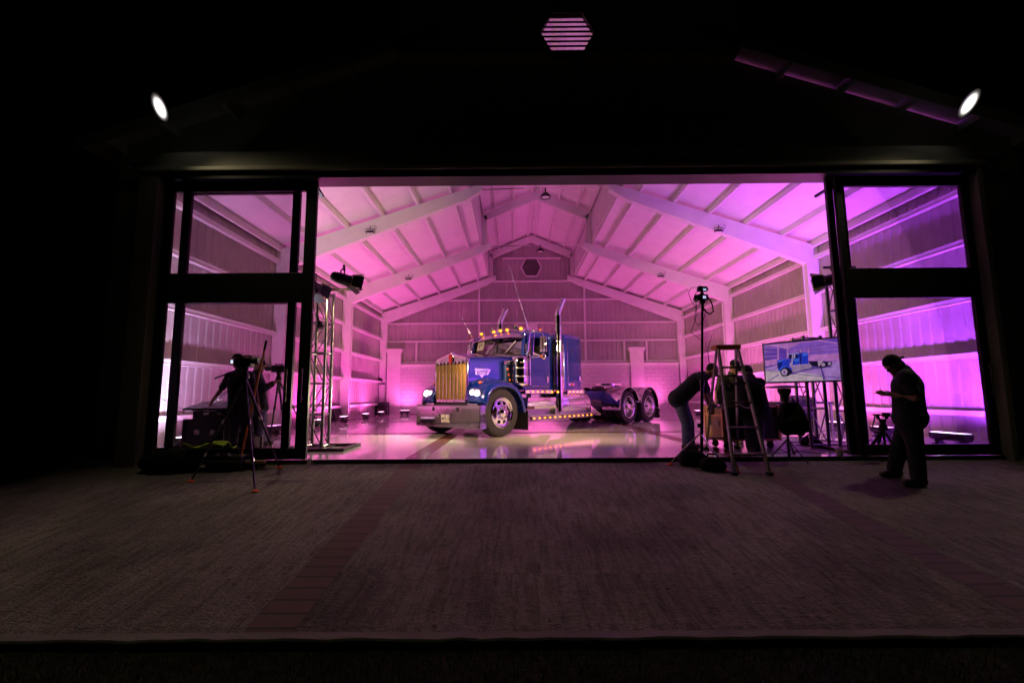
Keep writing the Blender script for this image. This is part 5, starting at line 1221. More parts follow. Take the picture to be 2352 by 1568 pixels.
# tall camera pole with sand bags
mp = dw(1612, 1062); mp.z = dz(mp.y); top = at(1613, 700, mp.y).z
pole = thing('camera_pole', 'tall black light stand with low splayed legs and orange feet left of the ladder', 'stand', mp)
tz = top-mp.z; lean = at(1613, 700, mp.y).x-mp.x
MB().cyl((0,0,.06), (lean*.5,0,tz*.5), .024, n=12).cyl((lean*.5,0,tz*.5), (lean,0,tz), .018, n=12).cyl((lean*.48,0,tz*.48), (lean*.52,0,tz*.52), .035, n=12).cyl((0,0,.5), (0,0,.56), .036, n=12).build('pole', mat('black_steel', (.05,.045,.04), .25, .8), pole)
for px, py in ((1539, 1067), (1664, 1082), (1640, 1048)):
    q = dw(px, py)-mp; lg = MB().cyl((0,0,.42), q*.62+Vector((0,0,.18)), .012, n=8).cyl(q*.62+Vector((0,0,.18)), q+Vector((0,0,.012)), .011, n=8).build('leg', chrome_soft, pole)
    MB().lathe([(.05, 0), (.05, .01), (.02, .03), (0, .03)], q, (0,0,1), 12).build('foot_pad', orange_pad, lg)
for k, (px, py, w, d, h, nm) in enumerate(((1592, 1068, .42, .26, .20, 'larger'), (1638, 1080, .36, .2, .17, 'smaller'))):
    q = dw(px, py); q.z = dz(q.y); sb = thing('sandbag', f'{nm} black sandbag slumped over the legs of the camera pole', 'sandbag', q, R(-6-8*k), 'black sandbags at the camera pole')
    rbox_bag(w, d, h).build('bag_body', black_fabric, sb); MB().tube([(-.08, 0, h-.01), (-.05, 0, h+.05), (.05, 0, h+.05), (.08, 0, h-.01)], .012, 6).build('handle', black_fabric, sb)
cp = at(1613, 690, mp.y); ca = thing('stills_camera', 'black camera with lit rear screen on top of the tall pole', 'camera', cp)
MB().box((-.075, -.03, .0), (.075, .03, .09)).prism([(-.03, .09), (.03, .09), (.02, .125), (-.02, .125)], -.025, .03).box((.045, -.05, 0), (.075, -.03, .08)).build('camera_body', black_plastic, ca, smooth=0, bevel=.008)
MB().cyl((-.03, .03, .045), (-.04, .14, .045), .042, n=16).cyl((-.075, -.03, .05), (-.11, .0, .05), .035, n=12).build('lens_barrel', black_plastic, ca); MB().box((.0, -.0325, .025), (.045, -.0305, .065)).build('screen', glow('cam_screen', (.62,.6,1), .9), ca, smooth=0)
MB().box((-.03, -.03, -.05), (.03, .03, -.001)).box((-.05, -.035, -.03), (.05, .035, -.02)).cyl((0,0,-.16), (0,0,-.05), .022, n=10).build('mount', black_plastic, ca, smooth=0)
MB().tube([(.075, 0, .06), (.12, -.01, .0), (.14, -.02, -.08), (.15, -.02, -.17), (.10, -.02, -.21), (.04, -.02, -.18), (.02, -.01, -.13)], .011, 5).build('neck_strap', black_fabric, ca)
mo = thing('field_monitor', 'small black monitor mounted above the camera on the tall pole', 'monitor', cp+Vector((0,0,.135)))
MB().prism([(-.07, .03), (-.05, .0), (.07, 0), (.095, .03), (.075, .075), (-.05, .085)], -.03, .03).build('monitor_body', black_plastic, mo, smooth=0, bevel=.006); MB().box((.01, -.0325, .012), (.055, -.0305, .04)).build('screen', glow('mon_screen', (.55,.65,1), .8), mo, smooth=0); MB().cyl((0,0,-.012), (0,0,.002), .015, n=8).build('hot_shoe', black_plastic, mo)
cb = tag(MB().tube([cp+Vector(v) for v in ((-.06,0,.2), (-.15,0,.2), (-.2,0,.12), (-.17,0,.0), (-.1,0,-.1), (-.13,0,-.3), (-.08,0,-.38), (0,-.01,-.3), (.02,-.02,-.2))], .005, 5).tube([cp+Vector(v) for v in ((-.05,0,.17), (-.1,0,.1), (-.09,0,-.2), (-.13,0,-.33), (-.2,0,-.48), (-.05,0,-.6), (.12,0,-.52), (.03,-.02,-.75), (.06,-.02,-1.3), (.0,-.03,-1.7))], .005, 5).build('cable', black_plastic), 'thin black cable looping down the tall camera pole', 'cable')
# broom leaning by the left door
b0 = dw(550, 1078); b0.z = dz(b0.y); bt_ = at(612, 782, 6.84)
br = thing('broom', 'wide push broom with orange handle leaning on the left glass door', 'broom', b0)
v = bt_-b0
MB().cyl((0,0,.10), v*.93, .014, n=10).build('handle', orange_paint, br); MB().cyl(v*.92, v, .018, n=10).build('grip', black_plastic, br)
MB().box((-.36, -.045, .085), (.36, .045, .125)).build('head_block', mat('broom_wood', (.32,.2,.1), .6, var=.2), br, smooth=0, bevel=.006)
mb = MB()
for i in range(44):
    for j in range(4):
        x = -.345+i*.016; y = -.035+j*.023; c_ = random.uniform(-.012, .012); mb.add([(x-.006, y-.006, .085), (x+.006, y-.006, .085), (x+.006, y+.006, .085), (x-.006, y+.006, .085), (x+c_, y+c_, .0)], [[0,1,4],[1,2,4],[2,3,4],[3,0,4]])
mb.build('bristles', black_plastic, br, smooth=0)
MB().cyl((0,0,.11), v*.10, .022, n=10).build('socket', black_plastic, br)
# flight cases and consoles at the left door, inside
def case(label, px0, px1, pt, pb, Y, d, name='flight_case', mats=None, z0=None):
    x0, x1 = at(px0, 1000, Y).x, at(px1, 1000, Y).x; z1 = at((px0+px1)/2, pt, Y).z; zb = at((px0+px1)/2, pb, Y).z if z0 is None else z0
    t = thing(name, label, 'case', ((x0+x1)/2, Y+d/2, zb)); w = (x1-x0)/2; h = z1-zb
    MB().box((-w+.01, -d/2+.01, .01), (w-.01, d/2-.01, h-.01)).build('shell', black_plastic, t, smooth=0, bevel=.006)
    mb = MB()
    for x in (-1, 1):
        for y in (-1, 1): mb.box((x*w-.016, y*d/2-.016, 0), (x*w+.016, y*d/2+.016, h))
    for z in (.01, h-.01):
        for y in (-1, 1): mb.box((-w+.018, y*d/2-.012, z-.012), (w-.018, y*d/2+.012, z+.012))
    mb.build('corner_trim', mats or dull_alu, t, smooth=0)
    lm = MB().box((w*.35, -d/2-.012, h*.55), (w*.35+.09, -d/2-.001, h*.55+.08)); lm.build('latch', chrome_soft, t, smooth=0); MB().box((-w*.45, -d/2-.012, h*.55), (-w*.45+.09, -d/2-.001, h*.55+.08)).build('latch', chrome_soft, t, smooth=0)
    return t, z1
_, zt = case('large black flight case at the bottom of the stack inside the left door', 421, 512, 962, 0, 7.75, .6, z0=0, mats=black_plastic)
_, zt2 = case('flat black rack case lying on the large flight case', 443, 522, 944, 0, 7.78, .5, z0=zt+.001, mats=black_plastic)
case('upright flight case with bright latches beside the stack inside the left door', 508, 566, 955, 0, 7.95, .5, z0=0)
cs = thing('console', 'sloping grey mixing console on top of the case stack', 'console', (at(488, 940, 7.9).x, 7.95, zt2+.002), R(-4))
MB().prism([(-.24, .02), (-.24, .05), (.22, .16), (.24, .12), (.24, 0), (-.1, 0)], -.38, .38, 'x').build('console_body', black_plastic, cs, smooth=0, bevel=.012)
MB().add([(-.36, -.235, .053), (.36, -.235, .053), (.36, .21, .161), (-.36, .21, .161)], [[0,1,2,3]]).build('control_panel', mat('panel_grey', (.35,.34,.36), .5), cs, smooth=0, solid=.002)
pbg = thing('plastic_bag', 'crumpled clear plastic bag on the flight case behind the cameraman', 'bag', (at(516, 940, 8.15).x, 8.15, zt2+.002))
rows = []
for i in range(10):
    t = i/9; rr = .17*math.sin(PI*(.15+.75*t))
    rows.append([((rr+.035*math.sin(5*a+i*2.1)+.02*random.uniform(-1,1))*math.cos(a), (rr*.7+.03*math.sin(4*a+i*1.3))*math.sin(a), .34*t+.015*math.sin(6*a)) for a in [2*PI*j/28 for j in range(28)]])
MB().grid(rows, closed=True).build('film', clear_plastic, pbg, smooth=0)
# bags, vest, cups and bottle outside the left door
g0 = dw(452, 1058); g0.z = dz(g0.y)
b1 = thing('equipment_bag', 'large black equipment bag slumped outside the left door', 'bag', (g0.x, 6.55, dz(6.55)))
rbox_bag(.80, .40, .30).build('bag_body', black_fabric, b1); MB().tube([(-.2, -.18, .2), (-.1, -.22, .33), (.1, -.22, .33), (.2, -.18, .2)], .014, 6).build('handle', black_fabric, b1)
b2x = at(400, 1030, 6.62).x
b2 = thing('equipment_bag', 'second black bag sagging against the left end of the door', 'bag', (b2x, 6.62, dz(6.62))); rbox_bag(.46, .34, .26).build('bag_body', black_fabric, b2); MB().tube([(-.1, 0, .25), (-.06, 0, .31), (.06, 0, .31), (.1, 0, .25)], .012, 6).build('handle', black_fabric, b2)
b3x = at(525, 1040, 6.6).x
b3 = thing('tool_case', 'low black hard case beside the equipment bag outside the left door', 'case', (b3x, 6.62, dz(6.62))); MB().box((-.25, -.14, 0), (.25, .14, .2)).build('shell', black_plastic, b3, smooth=0, bevel=.02); MB().box((-.25, -.143, .125), (.25, -.141, .135)).tube([(-.08, -.13, .2), (-.08, -.15, .24), (.08, -.15, .24), (.08, -.13, .2)], .01, 6).build('lid_seam', chrome_soft, b3)
vx = at(482, 1024, 6.55)
vs_ = thing('safety_vest', 'crumpled lime yellow safety vest lying on the equipment bag', 'vest', (vx.x, 6.55, dz(6.55)+.285))
rows = []
for i in range(9):
    y = -.14+.28*i/8; rows.append([(x_, y, .05+.05*math.sin(7*x_+3*y)*math.cos(9*y+x_*4)+.03*math.sin(17*x_+i)+.03*(1-abs(x_)/.3)) for x_ in [-.29+.58*j/22 for j in range(23)]])
MB().grid(rows).build('cloth', hivis, vs_, solid=.006); MB().tube([(-.05, -.14, .09), (-.02, -.05, .13), (-.06, .1, .12)], .022, 6).build('grey_band', black_fabric, vs_)
def cup(px, py, label, h=.13, r=.048, m=None):
    q = dw(px, py); q.z = dz(q.y); t = thing('cup', label, 'cup', q, 0, 'paper cups on the drive')
    MB().lathe([(0, 0), (r*.75, 0), (r, h), (r*.96, h), (r*.72, .008), (0, .008)], (0,0,0), (0,0,1), 22).build('cup_body', m or cup_mat, t); MB().lathe([(r*.98, h-.004), (r*1.04, h-.002), (r*1.04, h+.008), (r*.9, h+.01), (r*.9, h-.004)], (0,0,0), (0,0,1), 22).build('rim', m or cup_mat, t)
cup(372, 1062, 'pale cup at the left end of the door'); cup(399, 1067, 'larger pale cup in front of the black bags', .15, .055); cup(1930, 1056, 'beige cup with straw on the drive left of the right door', .145, .055)
MB().cyl((0,0,.0), (.02,0,.21), .004, n=6).build('straw', cup_mat, bpy.data.objects['cup.002'])
mk = fl(713, 1054); mk.z = dz(6.8)
tc_ = thing('steel_cup', 'small shiny metal cup at the foot of the left door post', 'cup', (at(712, 1050, 6.8).x, 6.78, dz(6.78))); MB().lathe([(0,0), (.032, 0), (.036, .09), (.032, .09), (.03, .01), (0, .01)], (0,0,0), (0,0,1), 20).build('cup_body', chrome_soft, tc_); MB().tube([(.036,0,.02), (.055,0,.03), (.055,0,.07), (.036,0,.08)], .005, 6).build('handle', chrome_soft, tc_)
bp0 = dw(607, 1062); wb = thing('bottle', 'plastic drink bottle with red label by the broom', 'bottle', (bp0.x, bp0.y, dz(bp0.y)))
MB().lathe([(.03, 0), (.036, .01), (.036, .16), (.03, .18), (.014, .22), (.014, .235), (0, .235)], (0,0,0), (0,0,1), 18).build('body', clear_plastic, wb); MB().lathe([(.037, .06), (.037, .12)], (0,0,0), (0,0,1), 18).build('wrapper', red_plastic, wb); MB().cyl((0,0,.236), (0,0,.255), .016, n=12).build('lid', paper, wb)
# rear left corner: mop bucket stand and speaker box
e0 = fl(872, 951); es = thing('microphone_stand', 'dark stand with clipped gear in the rear left corner', 'stand', e0)
MB().cyl((0,0,0), (0,0,1.95), .018, n=8).cyl((0,0,0), (.25,.1,.0+.02), .015).cyl((0,0,.02), (-.25,.1,.02), .015).cyl((0,0,.02), (0,-.25,.02), .015).build('pole', black_plastic, es); MB().box((-.35, -.05, 1.5), (.25, .05, 1.58)).sph((-.05, 0, 1.7), .16, sc=(1.3,.6,1)).tube([(-.1,0,1.85), (.05,0,2.15), (.3,0,1.8)], .02, 6).build('gear', black_plastic, es)
ebx = thing('speaker_box', 'small black speaker box on the floor in the rear left corner', 'speaker', (e0.x+.25, e0.y-.45, 0)); MB().box((-.3, -.2, 0), (.3, .2, .62)).build('cabinet', black_plastic, ebx, smooth=0, bevel=.01); MB().cyl((0, -.2, .3), (0, -.206, .3), .17, n=20).build('grille_cloth', rubber, ebx)
pb0 = fl(846, 953); pbd = thing('leaning_board', 'dark board leaning on the left wall between the floor lights', 'board', (XL+.35, 17.6, 0)); MB().add([(-.1, -.35, 0), (-.1, .35, 0), (-.28, .35, .62), (-.28, -.35, .62)], [[0,1,2,3]]).build('panel', black_plastic, pbd, smooth=0, solid=.03)
# chrome light stand and clutter behind the television
c0 = fl(1934, 1008); ls = thing('chrome_stand', 'slim chrome light stand between the television and the right door post', 'stand', c0)
MB().cyl((0,0,0.05), (-.05,0,2.0), .016, n=10).build('pole', chrome_soft, ls)
for a_ in (30, 150, 270): MB().bar((0,0,.30), (.35*math.cos(R(a_)), .35*math.sin(R(a_)), .01), .02, .012).build('leg', black_plastic, ls, smooth=0)
for nm, x, y, w, h in (('low black shoulder bag lying behind the television truss', 5.15, 8.1, .34, .16), ('dark cable bag on the floor by the chrome stand', 5.45, 8.6, .3, .12)):
    t = thing('shoulder_bag', nm, 'bag', (x, y, 0)); rbox_bag(w, .22, h).build('bag_body', black_fabric, t); MB().tube([(-.1, 0, h), (0, .05, h+.05), (.1, 0, h)], .012, 6).build('strap', black_fabric, t)
dk = thing('control_desk', 'dark desk with equipment behind the round stand', 'desk', (6.2, 10.2, 0))
MB().box((-.6, -.35, .70), (.6, .35, .74)).build('desk_top', black_plastic, dk, smooth=0); MB().box((-.58, .3, .05), (.58, .33, .70)).build('front_panel', black_plastic, dk, smooth=0)
for x in (-.56, .56):
    for y in (-.3, .28): MB().box((x-.02, y-.02, 0), (x+.02, y+.02, .70)).build('leg', dull_alu, dk, smooth=0)
mx_ = thing('sound_mixer', 'black mixer lying on the dark desk', 'mixer', (6.2, 10.1, .742)); MB().prism([(-.2, 0), (.2, 0), (.2, .14), (.1, .14), (-.2, .05)], -.28, .28, 'x').build('mixer_body', black_plastic, mx_, smooth=0, bevel=.01)
# power cables along the walls and by the door
def cable(pts, label, r=.011):
    P = [Vector(p) for p in pts]; out = []
    for i in range(len(P)-1):
        p0, p1_, p2_, p3_ = P[max(i-1,0)], P[i], P[i+1], P[min(i+2, len(P)-1)]
        for k in range(6):
            t = k/6; out.append(.5*((2*p1_)+(-p0+p2_)*t+(2*p0-5*p1_+4*p2_-p3_)*t*t+(-p0+3*p1_-3*p2_+p3_)*t**3))
    out.append(P[-1]); return tag(MB().tube(out, r, 6).build('power_cable', black_plastic), label, 'cable', 'black power cables on the floor')
rnd = random.Random(3)
cable([(XL+.45+.14*rnd.uniform(-1,1), 8.2+i*1.05, .014) for i in range(14)], 'black power cable lying along the foot of the left wall')
cable([(XL+1.2+i*1.1, 22.95+.1*rnd.uniform(-1,1), .014) for i in range(12)], 'black power cable along the foot of the rear block wall')
cable([(4.9, 8.4, .013), (5.2, 8.9, .013), (5.6, 8.5, .013), (5.9, 9.2, .013), (6.4, 8.7, .013), (7.2, 9.4, .013)], 'tangled black cable on the floor behind the right door post')
cable([fl(1742, 1040), fl(1780, 1042), fl(1830, 1036), fl(1900, 1042), fl(1950, 1036)], 'black cable along the sill below the television')
cable([at(372, 915, 8.4), at(400, 930, 8.3), at(430, 942, 8.0), at(455, 944, 7.9)], 'thin cable strung from the left wall to the console', .006)
cable([(e0.x+1.2, 22.9, .02), (e0.x+1.25, 22.95, .3), (e0.x+1.4, 22.9, .1), (e0.x+1.6, 22.95, .02)], 'coil of black cable on the floor at the rear block wall', .012)
# ---------------------------------------------------------------- people
def solidify_union(mb, voxel, name, m, parent, it=4):
    me = bpy.data.meshes.new('tmp'); me.from_pydata(mb.v, [], mb.f)
    o = bpy.data.objects.new('tmp', me); COL.objects.link(o)
    r = o.modifiers.new('r', 'REMESH'); r.mode = 'VOXEL'; r.voxel_size = voxel
    s = o.modifiers.new('s', 'SMOOTH'); s.iterations = it; s.factor = .5
    bpy.context.view_layer.update()
    dg = bpy.context.evaluated_depsgraph_get()
    nm = bpy.data.meshes.new_from_object(o.evaluated_get(dg)); bpy.data.objects.remove(o); bpy.data.meshes.remove(me)
    nm.name = name; nm.materials.clear(); nm.materials.append(m); nm.shade_smooth()
    q = bpy.data.objects.new(name, nm); COL.objects.link(q)
    if parent is not None: q.parent = parent
    return q
def hand(mb, wrist, d, n, curl=.5, s=1.0, side=1):
    # palm along d, palm normal n, thumb on side
    w = Vector(wrist); d = Vector(d).normalized(); n = Vector(n); n = (n-d*n.dot(d)).normalized(); a = d.cross(n)*side
    for k in (-.028, -.009, .010, .028): mb.capsule(w+d*.005*s+a*k*.7*s, w+d*.085*s+a*k*s, .014*s, .0125*s, 8)
    for k, L in ((-.030, .072), (-.010, .085), (.010, .080), (.030, .062)):
        p = w+d*.092*s+a*k*s; c = curl
        q = p+(d*math.cos(c)+n*math.sin(c))*L*.5*s; e = q+(d*math.cos(2*c)+n*math.sin(2*c))*L*.42*s
        mb.capsule(p, q, .0105*s, .0095*s, 7); mb.capsule(q, e, .0095*s, .008*s, 7)
    p = w+d*.025*s-a*.030*s; q = p+(d*.7-a*.75+n*.25).normalized()*.045*s; e = q+(d*.95-a*.2+n*.4).normalized()*.035*s
    mb.capsule(p, q, .014*s, .0115*s, 7); mb.capsule(q, e, .0115*s, .009*s, 7)
def person(label, base, J, face, shirt, trousers, sleeve='short', hat=None, fat=1.0, hairy=.0, group=None, hair_len=0, vox=.0105, up=None, curl=.6, handdirs=None, shoes=shoe_mat, belly=0.0, fdir=None, seated=False):
    base = Vector(base); t = thing('person', label, 'person', base, 0, group)
    J = {k: Vector(v)-base for k, v in J.items()}
    f = Vector(face).normalized()
    upv = Vector(up) if up is not None else (J['head']-J['neck']); upv = (upv - f*upv.dot(f)).normalized(); sd = f.cross(upv).normalized()
    hc = J['head']
    HM = Matrix((f, sd, upv)).transposed()
    body = MB()
    body.sph(hc+upv*.02, 1, 18, 12, sc=(.100, .079, .105), M=HM); body.sph(hc+f*.022-upv*.045, 1, 14, 10, sc=(.072, .062, .075), M=HM)
    body.sph(hc+f*.070-upv*.088, .030, 10, 8); body.sph(hc+f*.080-upv*.052, 1, 10, 8, sc=(.022, .03, .018), M=HM)
    body.capsule(hc+f*.094+upv*.018, hc+f*.112-upv*.022, .011, .016, 8)
    body.capsule(hc+f*.088+upv*.034-sd*.035, hc+f*.088+upv*.034+sd*.035, .014, .014, 8)
    for s in (-1, 1): body.sph(hc+sd*s*.080-upv*.008-f*.008, 1, 10, 8, sc=(.024, .012, .034), M=HM)
    body.capsule(J['neck'], hc-upv*.05-f*.02, .062*min(fat, 1.1), .058, 12)
    shl, shr = J['shl'], J['shr']; ax = (shr-shl).normalized()
    ch = (shl+shr)/2; pv = J['pelvis']; hl, hr = J['hipl'], J['hipr']; hx = (hr-hl).normalized()
    sw = (shr-shl).length/2
    def torso(mb, g, hem=0.0):
        dn = (pv-ch).normalized(); mid = ch.lerp(pv, .5)
        fw = ax.cross(dn).normalized()
        if fdir is not None and fw.dot(Vector(fdir)) < 0: fw = -fw
        mb.capsule(shl, shr, .072*fat+g, .072*fat+g, 12)
        for s in (-1, 1):
            a = ch+ax*s*sw*.52+dn*.10; b = mid+ax.lerp(hx, .5)*s*sw*.50*fat; c = pv+hx*s*.085*fat-dn*.02
            mb.capsule(a, b, .112*fat+g, .108*fat+g, 14); mb.capsule(b, c, .108*fat+g, .115*fat+g, 14)
            if hem: mb.capsule(c, c+dn*hem, .118*fat+g, .128*fat+g, 14)
        mb.capsule(J['neck']-dn*.0, ch+dn*.05, .07*fat+g*.5, .10*fat+g, 12)
        if belly: mb.sph(ch.lerp(pv, .62)+fw*.07, .15*fat+belly+g, 16, 12, sc=(1, 1, 1.1))
    torso(body, 0)
    for s, sh, el, wr, hp, kn, an in (('l', shl, J['ell'], J['wrl'], hl, J['knl'], J['anl']), ('r', shr, J['elr'], J['wrr'], hr, J['knr'], J['anr'])):
        k = fat**.6
        body.capsule(sh, el, .053*k, .041*k, 12); body.capsule(el, wr, .041*k, .027*k, 12)
        if handdirs and s in handdirs: d, n = handdirs[s]
        else: d = (wr-el); n = Vector((0, 0, -1)) if abs((wr-el).normalized().z) < .7 else -ax if s == 'l' else ax
        hand(body, wr, d, n, curl, 1.0, 1 if s == 'l' else -1)
        body.capsule(hp, kn, .088*k, .055*k, 12); body.capsule(kn, an, .054*k, .036*k, 12)
        ff = Vector(fdir) if fdir is not None else Vector((f.x, f.y, 0)).normalized()
        body.capsule(an-Vector((0,0,.03)), an+ff*.15-Vector((0,0,.055)), .038, .025, 10)
    solidify_union(body, .0085, 'body', skin, t, 2)
    # eyes
    e = MB()
    for s in (-1, 1): e.sph(hc+f*.087+sd*s*.033+upv*.010, .0125, 10, 8)
    e.build('eyes', ink, t)
    sm_ = MB(); torso(sm_, .014, .06)
    for s, sh, el, wr in (('l', shl, J['ell'], J['wrl']), ('r', shr, J['elr'], J['wrr'])):
        k = fat**.6
        sm_.capsule(sh, el if sleeve == 'long' else sh.lerp(el, .72), .062*k+.008, .056*k+.006, 12)
        if sleeve == 'long': sm_.capsule(el, el.lerp(wr, .92), .056*k+.004, .042*k, 12)
    solidify_union(sm_, vox, 'shirt', shirt, t, 5)
    tr = MB(); ff = Vector(fdir) if fdir is not None else Vector((f.x, f.y, 0)).normalized()
    tr.capsule(hl, hr, .105*fat+.012, .105*fat+.012, 12); tr.capsule(pv-hx*.06, pv+hx*.06, .12*fat, .12*fat, 12)
    for hp, kn, an in ((hl, J['knl'], J['anl']), (hr, J['knr'], J['anr'])):
        k = fat**.6; tr.capsule(hp, kn, .098*k+.010, .070*k+.008, 14); tr.capsule(kn, an-(an-kn).normalized()*.01, .070*k+.008, .062*k+.008, 14)
    solidify_union(tr, vox, 'trousers', trousers, t, 5)
    for an in (J['anl'], J['anr']):
        sh_ = MB(); g = an.copy()
        sh_.capsule(g-Vector((0,0,.045))-ff*.05, g+ff*.16-Vector((0,0,.058)), .050, .042, 12); sh_.capsule(g-Vector((0,0,.05))-ff*.05, g+Vector((0,0,.0))-ff*.02, .05, .05, 12)
        solidify_union(sh_, .009, 'shoe', shoes, t, 3)
    if hat:
        h = MB(); h.sph(hc+upv*.045, 1, 20, 10, sc=(.108, .088, .092), M=HM)
        # cut the lower half away by flattening it
        h.v = [tuple(Vector(v)-upv*min(0, (Vector(v)-hc-upv*.045).dot(upv))) for v in h.v]
        bd = f if hat == 'front' else -f
        br_ = []
        for i in range(4):
            t_ = i/3; row = []
            for j in range(9):
                a = -1.1+2.2*j/8; row.append(hc+upv*(.047-.022*t_)+bd*((.100+.085*t_)*math.cos(a*(1-.12*t_)))+sd*((.086-.012*t_)*math.sin(a)))
            br_.append(row)
        cp_ = h.build('cap', black_fabric, t); MB().grid(br_).build('brim', black_fabric, cp_, solid=.004)
    if hairy or hair_len:
        h = MB(); h.sph(hc+upv*.032-f*.022, 1, 18, 12, sc=(.092, .086, .096), M=HM)
        if hair_len: h.sph(hc-f*.05-upv*.03, 1, 14, 10, sc=(.075, .078, .06+hair_len), M=HM)
        solidify_union(h, .008, 'hair', hair_mat, t, 2)
    return t
def Z(px, py, Y): return at(px, py, Y)
# man bending over the flight case
Y = 8.0
ft = fl(1578, 1031)
Y = ft.y
bend = dict(head=Z(1635, 851, Y-.05), neck=Z(1619, 864, Y), shl=Z(1610, 866, Y+.19), shr=Z(1610, 866, Y-.19), pelvis=Z(1561, 912, Y), hipl=Z(1562, 924, Y+.09), hipr=Z(1562, 924, Y-.09),
    knl=Z(1583, 970, Y+.12), knr=Z(1577, 972, Y-.10), anl=Z(1586, 1018, Y+.14), anr=Z(1578, 1019, Y-.10), ell=Z(1628, 905, Y+.22), elr=Z(1620, 908, Y-.22), wrl=Z(1640, 932, Y+.15), wrr=Z(1630, 932, Y-.18))
person('man in dark shirt and jeans bending over the flight case', (ft.x, ft.y, 0), bend, (.82, -.05, -.50), navy_shirt, denim, sleeve='short', fat=1.2, hat=None, hairy=1, fdir=(1, 0, 0), up=(.5, 0, .85))
# man in a cap behind the flight case
Y = 8.55
m1 = dict(head=Z(1687, 842, Y-.18), neck=Z(1683, 857, Y-.08), shl=Z(1706, 872, Y), shr=Z(1657, 872, Y), pelvis=Z(1682, 932, Y+.22), hipl=Z(1692, 942, Y+.22), hipr=Z(1672, 942, Y+.22), knl=Z(1694, 980, Y+.18), knr=Z(1670, 980, Y+.18),
    anl=fl(1693, 1018)+Vector((0,0,.09)), anr=fl(1670, 1018)+Vector((0,0,.09)), ell=Z(1714, 905, Y-.08), elr=Z(1646, 905, Y-.08), wrl=Z(1702, 932, Y-.30), wrr=Z(1645, 932, Y-.28))
person('man in dark cap leaning over the far side of the flight case', (m1['pelvis'].x, Y+.2, 0), m1, (.25, -.75, -.6), charcoal_shirt, dark_denim, sleeve='short', hat='front', fat=1.05, fdir=(0, -1, 0), up=(0, -.6, .8))
# man with his back turned, in front of the case
ft = fl(1733, 1036); Y = ft.y
m2 = dict(head=Z(1717, 855, Y+.20), neck=Z(1722, 868, Y+.10), shl=Z(1700, 878, Y+.06), shr=Z(1743, 880, Y+.04), pelvis=Z(1730, 940, Y), hipl=Z(1722, 950, Y), hipr=Z(1740, 950, Y), knl=Z(1722, 990, Y+.02), knr=Z(1742, 990, Y+.0), anl=Z(1725, 1026, Y), anr=Z(1743, 1026, Y+.02),
    ell=Z(1694, 912, Y+.12), elr=Z(1750, 910, Y+.08), wrl=Z(1700, 934, Y+.34), wrr=Z(1742, 934, Y+.34))
person('stout man in black seen from behind between the ladder and the television', (ft.x, ft.y, 0), m2, (.45, .6, -.35), mat('black_shirt', (.014,.014,.018), .9, var=.3), dark_denim, sleeve='long', fat=1.22, hairy=1, hair_len=.0, fdir=(.3, .9, 0), up=(.1, .3, .9))
# man walking with a phone, on the drive
fa, fb = dw(2056, 1094), dw(2112, 1116)
Y = 5.78
wk = dict(head=Z(2052, 838, Y), neck=Z(2073, 853, Y), shl=Z(2082, 868, Y-.20), shr=Z(2082, 866, Y+.20), pelvis=Z(2090, 950, Y), hipl=Z(2088, 966, Y-.10), hipr=Z(2090, 966, Y+.10), knr=Z(2066, 1022, Y+.12), knl=Z(2102, 1022, Y-.12),
    anr=fa+Vector((0,0,.09)), anl=fb+Vector((0,0,.10)), ell=Z(2101, 912, Y-.27), elr=Z(2098, 910, Y+.26), wrl=Z(2048, 906, Y-.10), wrr=Z(2046, 904, Y+.07))
wp = person('heavy man walking on the drive looking down at his phone', ((fa.x+fb.x)/2, Y, min(fa.z, fb.z)), wk, (-.85, -.12, -.50), navy_shirt, MATS['black_shirt'], sleeve='short', fat=1.34, hat='back', hairy=1, hair_len=.02, fdir=(-1, -.05, 0), belly=.0, curl=.35, handdirs={'l': ((-1, .25, .05), (.1, .3, 1)), 'r': ((-1, -.2, .05), (.1, -.3, 1))}, up=(-.45, 0, .9))
ph = thing('phone', 'black phone held level by the walking man', 'phone', Z(2027, 903, Y-.02)); MB().box((-.085, -.038, -.004), (.07, .038, .005)).build('case', black_plastic, ph, smooth=0, bevel=.003); MB().box((-.08, -.034, .0055), (.065, .034, .0065)).build('screen', mat('phone_glass', (.02,.02,.025), .1), ph, smooth=0)
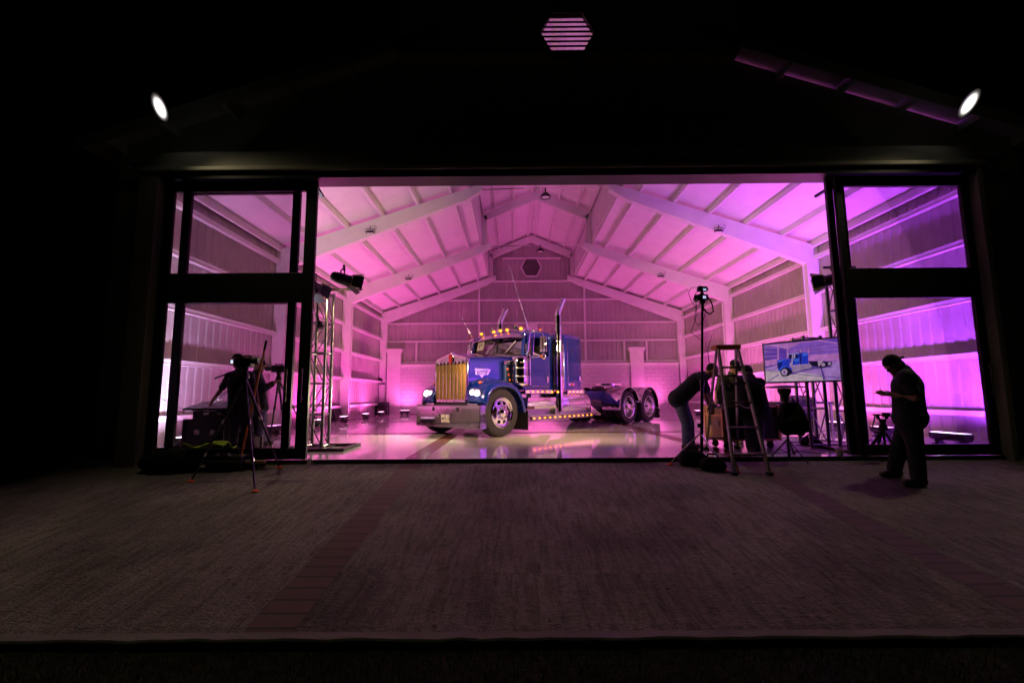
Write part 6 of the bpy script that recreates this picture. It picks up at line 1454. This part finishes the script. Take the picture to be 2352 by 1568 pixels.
# cameraman at the console, inside the left door
ft = fl(552, 1034); Y = 7.62
ca_ = dict(head=Z(545, 830, Y+.02), neck=Z(551, 848, Y), shl=Z(528, 864, Y), shr=Z(574, 862, Y+.02), pelvis=Z(552, 942, Y), hipl=Z(541, 954, Y), hipr=Z(563, 954, Y), knl=Z(538, 993, Y), knr=Z(571, 993, Y), anl=Z(536, 1026, Y), anr=Z(576, 1026, Y),
    ell=Z(505, 898, Y+.10), elr=Z(587, 899, Y-.02), wrl=Z(484, 925, Y+.22), wrr=Z(593, 927, Y-.04))
person('man in dark tee reaching to the console behind the left glass door', (ft.x, Y, 0), ca_, (-.35, .85, -.30), charcoal_shirt, dark_denim, sleeve='short', fat=.95, hat='front', fdir=(-.2, 1, 0), handdirs={'l': ((-.5, .4, -.8), (.4, .4, -.6))}, up=(0, .2, 1))
Y = 8.25
mb_ = dict(head=Z(594, 840, Y), neck=Z(590, 855, Y), shl=Z(592, 868, Y+.18), shr=Z(590, 868, Y-.18), pelvis=Z(597, 930, Y), hipl=Z(599, 940, Y+.09), hipr=Z(597, 940, Y-.09), knl=Z(601, 984, Y+.1), knr=Z(596, 984, Y-.1), anl=fl(604, 1021)+Vector((0,0,.09)), anr=fl(594, 1024)+Vector((0,0,.09)),
    ell=Z(609, 890, Y+.2), elr=Z(607, 893, Y-.2), wrl=Z(628, 878, Y+.15), wrr=Z(627, 882, Y-.12))
person('man in a cap and blue jeans operating the camera behind the left door stile', (mb_['pelvis'].x, Y, 0), mb_, (.97, .1, -.05), navy_shirt, denim, sleeve='long', fat=1.0, hat='front', fdir=(1, .1, 0))
# driver in the cab
dv = lambda x, y, z: Tm @ Vector((x, y, z))
dj = dict(head=dv(-1.62, .52, 2.16), neck=dv(-1.67, .52, 2.02), shl=dv(-1.68, .72, 1.93), shr=dv(-1.68, .32, 1.93), pelvis=dv(-1.70, .52, 1.50), hipl=dv(-1.68, .62, 1.46), hipr=dv(-1.68, .42, 1.46), knl=dv(-1.28, .62, 1.55), knr=dv(-1.28, .42, 1.55), anl=dv(-1.20, .62, 1.22), anr=dv(-1.20, .42, 1.22),
    ell=dv(-1.62, .90, 1.90), elr=dv(-1.50, .28, 1.75), wrl=dv(-1.38, .92, 1.97), wrr=dv(-1.32, .40, 1.98))
person('driver sitting behind the side window of the blue truck', dv(-1.70, .52, 1.35), dj, Tm.to_3x3() @ Vector((.95, .3, -.05)), mat('pale_shirt', (.45,.35,.36), .9), dark_denim, sleeve='long', hairy=1, fdir=Tm.to_3x3() @ Vector((1, 0, 0)), up=(0,0,1))
